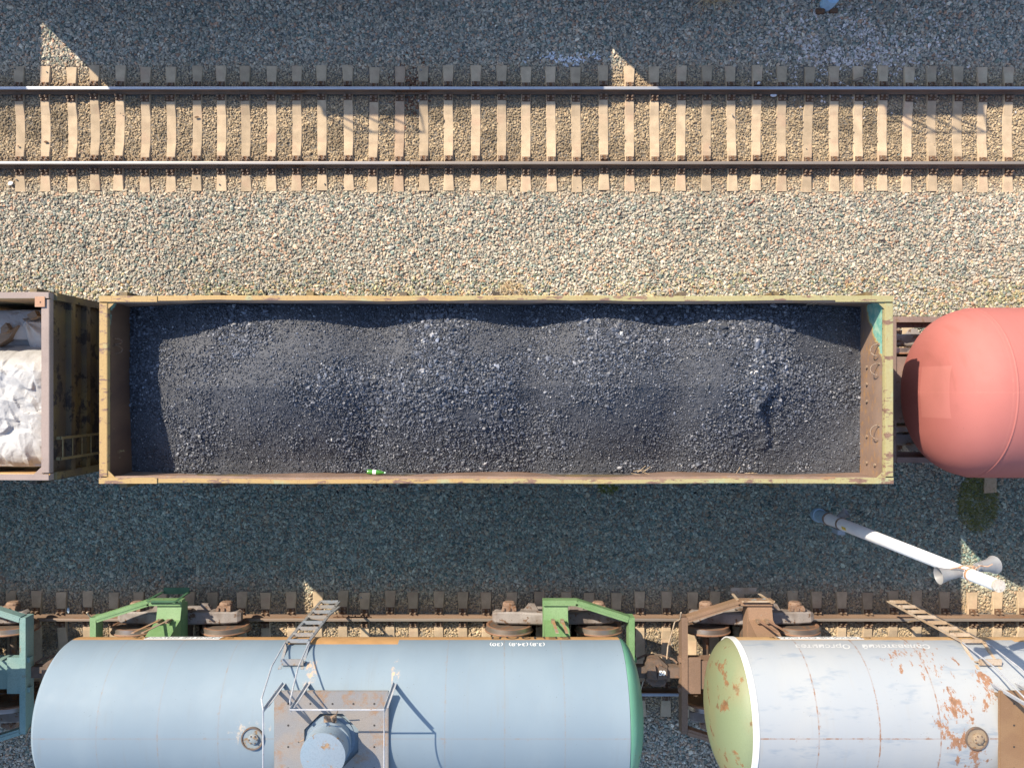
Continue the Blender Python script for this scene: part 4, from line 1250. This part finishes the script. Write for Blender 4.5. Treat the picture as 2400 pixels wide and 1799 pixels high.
def bag(name, x0, x1, y0, y1, zc, dome, amp, seed, label, skirt=1.2, shape=None):
    nx_, ny_ = max(40, int((x1 - x0) / .013)), max(30, int((y1 - y0) / .013))
    u, v = np.meshgrid(np.linspace(0, 1, nx_), np.linspace(0, 1, ny_))
    x, y = x0 + (x1 - x0) * u, y0 + (y1 - y0) * v
    e = np.minimum(np.minimum(u * (x1 - x0), (1 - u) * (x1 - x0)), np.minimum(v * (y1 - y0), (1 - v) * (y1 - y0)))
    z = zc + dome * (1 - np.exp(-e / .12)) + crumple(x, y, seed, amp) * np.clip(e / .05, .3, 1)
    if shape is not None: z = z + shape(x, y)
    z[e <= 1e-6] -= skirt
    x = x + .02 * (fbm(x * 3, y * 3, seed + 1) - .5); y = y + .02 * (fbm(x * 3, y * 3, seed + 2) - .5)
    o = grid_obj(name, x, y, z, M_bag, smooth=True)
    return tag(o, label, 'bulk bag', 'white bulk bags')
bag('bulk_bag', -9.70, -7.755, -1.36, .82, 3.36, .20, .24, 5, 'big crumpled white bulk bag in bright sun in the left wagon', shape=lambda x, y: -.62 * np.clip((y - .28 - .12 * fbm(x * 2.2, y * 0 + 2, 55)) / .42, 0, 1.1) ** 1.3)
bag('bulk_bag', -9.75, -7.75, .90, 1.47, 2.74, .10, .14, 9, 'smooth white bulk bag along the far wall of the left wagon, in shade')
tie = at(64, 755, 3.0)
def tied(x, y):
    r_ = np.sqrt((x - tie.x) ** 2 + (y - tie.y) ** 2); a_ = np.arctan2(y - tie.y, x - tie.x)
    return .34 * (y - .5) + .18 * np.exp(-r_ / .16) + .05 * np.cos(a_ * 7 + 2 * r_) * np.exp(-r_ / .35) * np.clip(r_ / .08, 0, 1)
bag('bulk_bag', -8.62, -7.76, .46, 1.30, 2.56, .14, .18, 14, 'white bulk bag tied with a knot, between timber and end wall of the left wagon', shape=tied)
bag('bulk_bag', -9.9, -8.56, .50, 1.02, 2.42, .06, .12, 23, 'slack white bulk bag under the timber at the left edge of the photo', shape=lambda x, y: .3 * (y - .5))
m = MB()
tk = at(64, 755, 3.3)
M_wood = worn('weathered_timber', (.20, .145, .10), (.26, .19, .13), rust=(.12, .085, .06), amount=.3, scale=8, rough=.85, stretch=(.3, 1, 1), dirt=.2)
def timber(pts, z0, z1, label):
    return tag(MB().prism([tuple(at(a, b_, z1)[:2]) for a, b_ in pts], z0, z1).build('timber_block', M_wood), label, 'timber', 'timber offcuts in the left wagon')
timber([(63, 737), (81, 727), (87, 740), (70, 749)], 2.95, 3.10, 'small square timber block on the shaded bag near the end wall')
timber([(-14, 788), (43, 762), (20, 793), (-10, 812)], 2.68, 2.90, 'long timber beam wedged between the shaded white bags')
timber([(1, 768), (13, 756), (21, 770), (14, 779), (2, 781)], 2.90, 3.03, 'rounded timber offcut standing on the beam at the left edge')

# ------------------------------------------------------------------ loudspeaker pole
M_pole = worn('white_pole_paint', (.80, .80, .79), (.74, .74, .74), rust=(.5, .42, .34), amount=.06, scale=5, rough=.45, dirt=.08)
M_poleblue = worn('blue_pole_paint', (.26, .40, .52), (.30, .44, .55), amount=.1, scale=6, rough=.5)
M_horn = worn('grey_horn_paint', (.19, .187, .19), (.225, .222, .222), rust=(.15, .135, .12), amount=.15, scale=7, rough=.45, dirt=.1)
M_cap = worn('grimy_cap', (.42, .37, .31), (.5, .46, .4), rust=(.3, .24, .18), amount=.35, scale=14)
pb = at(1917, 1206, 0)
pole = thing('loudspeaker_pole', (pb.x, pb.y, 0), 'tall white round pole with a blue foot and two horn loudspeakers', 'pole')
MB().lathe([(.118, .60), (.112, 2.2), (.100, 4.2), (.086, 6.48)], (0, 0, 0), 'z', 32).build('shaft', M_pole, pole, smooth=True, angle=40)
MB().lathe([(.150, -.1), (.150, .10), (.128, .11), (.126, .60)], (0, 0, 0), 'z', 32).build('blue_foot', M_poleblue, pole, smooth=True, angle=40)
MB().lathe([(.086, 6.48), (.088, 6.53), (.001, 6.54)], (0, 0, 0), 'z', 24).build('pole_cap', M_cap, pole, smooth=True, angle=40)
m = MB().lathe([(.116, 1.22), (.126, 1.22), (.126, 1.28), (.116, 1.28)], (0, 0, 0), 'z', 24, caps=False)
m.lathe([(.118, .57), (.134, .57), (.134, .63), (.118, .63)], (0, 0, 0), 'z', 24, caps=False)
m.build('clamp_band', M_bolt, pole, smooth=True, angle=40)
jb = MB().box(-.10, .03, -.20, -.115, 1.02, 1.30)
jb.box(-.11, .04, -.205, -.11, 1.30, 1.315)
jb.build('junction_box', M_bluegrey, pole)
yel_ = MB()
vs = []
for i in range(5):
    a = R(178) + R(30) * i / 4
    for z in (1.52, 1.72): vs.append((.1165 * math.cos(a), .1165 * math.sin(a), z))
yel_.add(vs, [(2 * i, 2 * i + 2, 2 * i + 3, 2 * i + 1) for i in range(4)])
yel_.build('yellow_sticker', plain('yellow_sticker', (.70, .50, .05), .5), pole)
clv = MB().lathe([(.088, 5.62), (.098, 5.62), (.098, 5.68), (.088, 5.68)], (0, 0, 0), 'z', 24, caps=False)
clv.lathe([(.088, 5.82), (.097, 5.82), (.097, 5.87), (.088, 5.87)], (0, 0, 0), 'z', 24, caps=False)
clv.tube([(.05, .08, 5.84), (.12, .14, 5.86), (.22, .13, 5.88), (.30, .16, 5.86)], .009, 6)
clv.tube([(-.05, .07, 5.84), (-.2, .11, 5.84), (-.28, .08, 5.80)], .009, 6)
clv.tube([(.04, .09, 5.65), (.10, .10, 5.72), (.08, .11, 5.80), (.02, .10, 5.84)], .012, 6)
clv.build('horn_clamp', worn('rusty_clamp', (.36, .20, .12), (.45, .28, .18), amount=.3, scale=10), pole, smooth=True, angle=40)

def horn(loc, d, length, rm, label):
    d = Vector(d).normalized()
    o = thing('horn_speaker', loc, label, 'loudspeaker', 'loudspeakers on the pole')
    o.rotation_euler = d.to_track_quat('Z', 'Y').to_euler()
    prof = [(rm * .40, 0), (rm * .48, length * .03), (rm * .48, length * .22), (rm * .56, length * .27), (rm * .62, length * .5), (rm * .74, length * .75), (rm * .92, length * .95), (rm, length), (rm * .96, length * 1.005), (rm * .86, length * .93), (rm * .62, length * .6), (rm * .5, length * .4), (.02, length * .38)]
    m = MB().lathe(prof, (0, 0, 0), 'z', 40, caps=False)
    m.lathe([(.001, -.001), (rm * .40, 0)], (0, 0, 0), 'z', 40, caps=False)
    m.build('horn_bell', M_horn, o, smooth=True, angle=35)
    m = MB().lathe([(.02, length * .38), (rm * .2, length * .42), (rm * .22, length * .62), (rm * .12, length * .72), (.001, length * .74)], (0, 0, 0), 'z', 24, caps=False)
    m.build('throat_plug', M_hub, o, smooth=True)
    MB().lathe([(rm * .50, length * .20), (rm * .53, length * .20), (rm * .53, length * .25), (rm * .50, length * .25)], (0, 0, 0), 'z', 30, caps=False).build('seam_ring', M_horn, o, smooth=True, angle=35)
    return o
zc = 5.74
horn((pb.x - .06, pb.y + .02, zc), (-1, -.14, .02), .37, .130, 'grey horn loudspeaker on the left of the white pole, its mouth to the left')
horn((pb.x + .14, pb.y + .085, zc - .02), (1, .02, -.42), .38, .135, 'grey horn loudspeaker on the right of the white pole, mouth pointing away and down')
hs = at(1960, 1203, 1.0)
horn((pb.x + .02, pb.y + .10, 1.02), (.75, .62, .55), .20, .115, 'small pale grey talk-back horn low on the white pole')

pt = at(1953, -8, .35)
post = thing('marker_post', (pt.x, pt.y, 0), 'pale blue capped post at the top edge of the photo', 'post')
MB().lathe([(.150, -.1), (.150, .32), (.14, .35), (.001, .352)], (0, 0, 0), 'z', 32).build('post_body', plain('pale_blue_paint', (.34, .52, .68), .45, var=.08), post, smooth=True, angle=40)
MB().box(-.24, -.06, -.22, -.12, -.05, .06).box(.06, .22, -.20, -.11, -.05, .05).build('foot_block', M_plate, post)

# ------------------------------------------------------------------ plants and litter
def tuft(name, c, n_, rad, hgt, mat, label, cat, lean=.6, width=.004, stuff=None, ex=1.0):
    r_ = np.random.default_rng(int(abs(c[0] * 1000)) + n_)
    m = MB()
    for i in range(n_):
        a, rr_ = r_.uniform(0, 6.283), rad * math.sqrt(r_.random())
        x, y = c[0] + rr_ * math.cos(a) * ex, c[1] + rr_ * math.sin(a)
        d = r_.uniform(0, 6.283); h = hgt * r_.uniform(.5, 1.1); l = lean * h * r_.uniform(.3, 1.3)
        w = width * r_.uniform(.6, 1.5)
        p = [Vector((x, y, c[2])), Vector((x + l * .35 * math.cos(d), y + l * .35 * math.sin(d), c[2] + h * .6)), Vector((x + l * math.cos(d), y + l * math.sin(d), c[2] + h * r_.uniform(.7, 1.0)))]
        sd = Vector((-math.sin(d), math.cos(d), 0)) * w
        m.add([p[0] - sd, p[0] + sd, p[1] + sd * .8, p[1] - sd * .8, p[2]], [(0, 1, 2, 3), (3, 2, 4)])
    return tag(m.build(name, mat), label, cat)
def leafmat(name, a, b_):
    n_ = NB(name)
    return n_.done(n_.mix(n_.step(n_.noise(9, 3), .3, .7), a, b_), .7)
M_straw = leafmat('dry_straw', (.50, .36, .20), (.62, .48, .30))
M_weed = leafmat('weed_green', (.13, .15, .035), (.20, .21, .055))
M_weed2 = leafmat('weed_bright', (.10, .14, .02), (.16, .19, .03))
p = at(1198, 682, 0); tuft('dry_grass_tuft', (p.x, p.y, -.03), 260, .20, .16, M_straw, 'dry straw-coloured grass tuft beside the far side of the coal wagon', 'grass tuft', .9, .004, ex=1.5)
p = at(1668, -8, 0); tuft('dry_grass_tuft', (p.x, p.y, -.03), 130, .15, .55, M_straw, 'dry brown grass tuft hanging into the top edge of the photo', 'grass tuft', 1.5, .006, ex=1.4)
p = at(2292, 1178, 0); tuft('weed_patch', (p.x, p.y, -.04), 2600, .62, .10, M_weed, 'dark green weeds growing in shade below the pink tank car', 'weeds', .9, .005, ex=.72)
p = at(1425, 1143, 0); tuft('weed_patch', (p.x, p.y, -.04), 300, .12, .10, M_weed2, 'small green weeds peeking out under the near rim of the coal wagon', 'weeds', .8, .006, ex=2.0)
# slab of concrete by the weeds
p = at(2320, 1140, 0)
tag(MB().prism([(p.x - .14, p.y - .14), (p.x + .13, p.y - .12), (p.x + .12, p.y + .4), (p.x - .12, p.y + .38)], -.1, .03).build('concrete_slab', M_conc), 'grey concrete slab end sticking out below the pink tank car', 'slab')

M_litter = plain('white_plastic', (.75, .76, .78), .4, var=.08)
def scrap(name, px, py, z, w, l, h, ang, mat, label, cat):
    p = at(px, py, z); r_ = random.Random(px)
    poly = []
    for k in range(7):
        a = 2 * math.pi * k / 7
        q = Vector((math.cos(a) * l * r_.uniform(.75, 1.1), math.sin(a) * w * r_.uniform(.75, 1.1)))
        poly.append((p.x + q.x * math.cos(ang) - q.y * math.sin(ang), p.y + q.x * math.sin(ang) + q.y * math.cos(ang)))
    return tag(MB().prism(poly, z, z + h).build(name, mat), label, cat)
scrap('plastic_scrap', 1812, 224, .01, .035, .085, .02, .05, M_litter, 'white plastic scrap by the far rail of the upper track', 'litter')
scrap('plastic_scrap', 1777, 197, .03, .04, .05, .02, .8, M_litter, 'crumpled white scrap on a sleeper end above the upper track', 'litter')
scrap('plastic_scrap', 26, 430, .0, .04, .055, .03, .4, M_litter, 'crumpled silvery foil beside the upper track at the left edge', 'litter')
scrap('stick', 826, 157, .0, .014, .065, .02, -.7, M_rod, 'short pale stick beyond the upper track', 'stick')
scrap('timber_block', 2012, 186, .03, .03, .17, .04, .35, M_wood, 'weathered wood strip lying across a sleeper end of the upper track', 'timber')
scrap('steel_bar', 1761, 474, .0, .016, .13, .02, .72, worn('red_rust', (.26, .09, .05), (.2, .07, .04), amount=.3), 'rusty steel bar on the ballast below the upper track', 'steel bar')
scrap('plastic_scrap', 161, 1429, .03, .065, .028, .02, .08, plain('pale_blue_plastic', (.45, .60, .74), .35), 'pale blue plastic packet by the lower track near the turquoise wagon', 'litter')
scrap('clod', 461, 275, -.02, .018, .05, .025, .2, M_plate, 'dark clod of dirt on an upper-track sleeper near the left', 'clod')
scrap('clod', 108, 333, -.03, .025, .045, .025, .1, M_plate, 'dark clod of dirt on the second upper-track sleeper from the left', 'clod')
def straws(px, py, z, n_, ln, label, sd):
    p = at(px, py, z); r_ = random.Random(sd); m = MB()
    for i in range(n_):
        a = r_.gauss(.2, .35); x, y = p.x + r_.uniform(-.15, .15), p.y + r_.uniform(-.02, .02)
        m.tube([(x, y, z), (x + ln * .5 * math.cos(a), y + ln * .5 * math.sin(a), z + .02), (x + ln * math.cos(a), y + ln * math.sin(a), z + .005)], .003, 4)
    return tag(m.build('dry_straws', M_straw), label, 'straw')
straws(1495, 1106, 3.12, 6, .18, 'dry straws on the coal at the near rim, right of the middle', 1)
straws(1741, 1109, 3.06, 4, .16, 'dry straws on the coal at the near rim, toward the right end', 2)
straws(1900, 714, 3.42, 4, .16, 'dry straws on the coal under the far rim near the right end', 3)
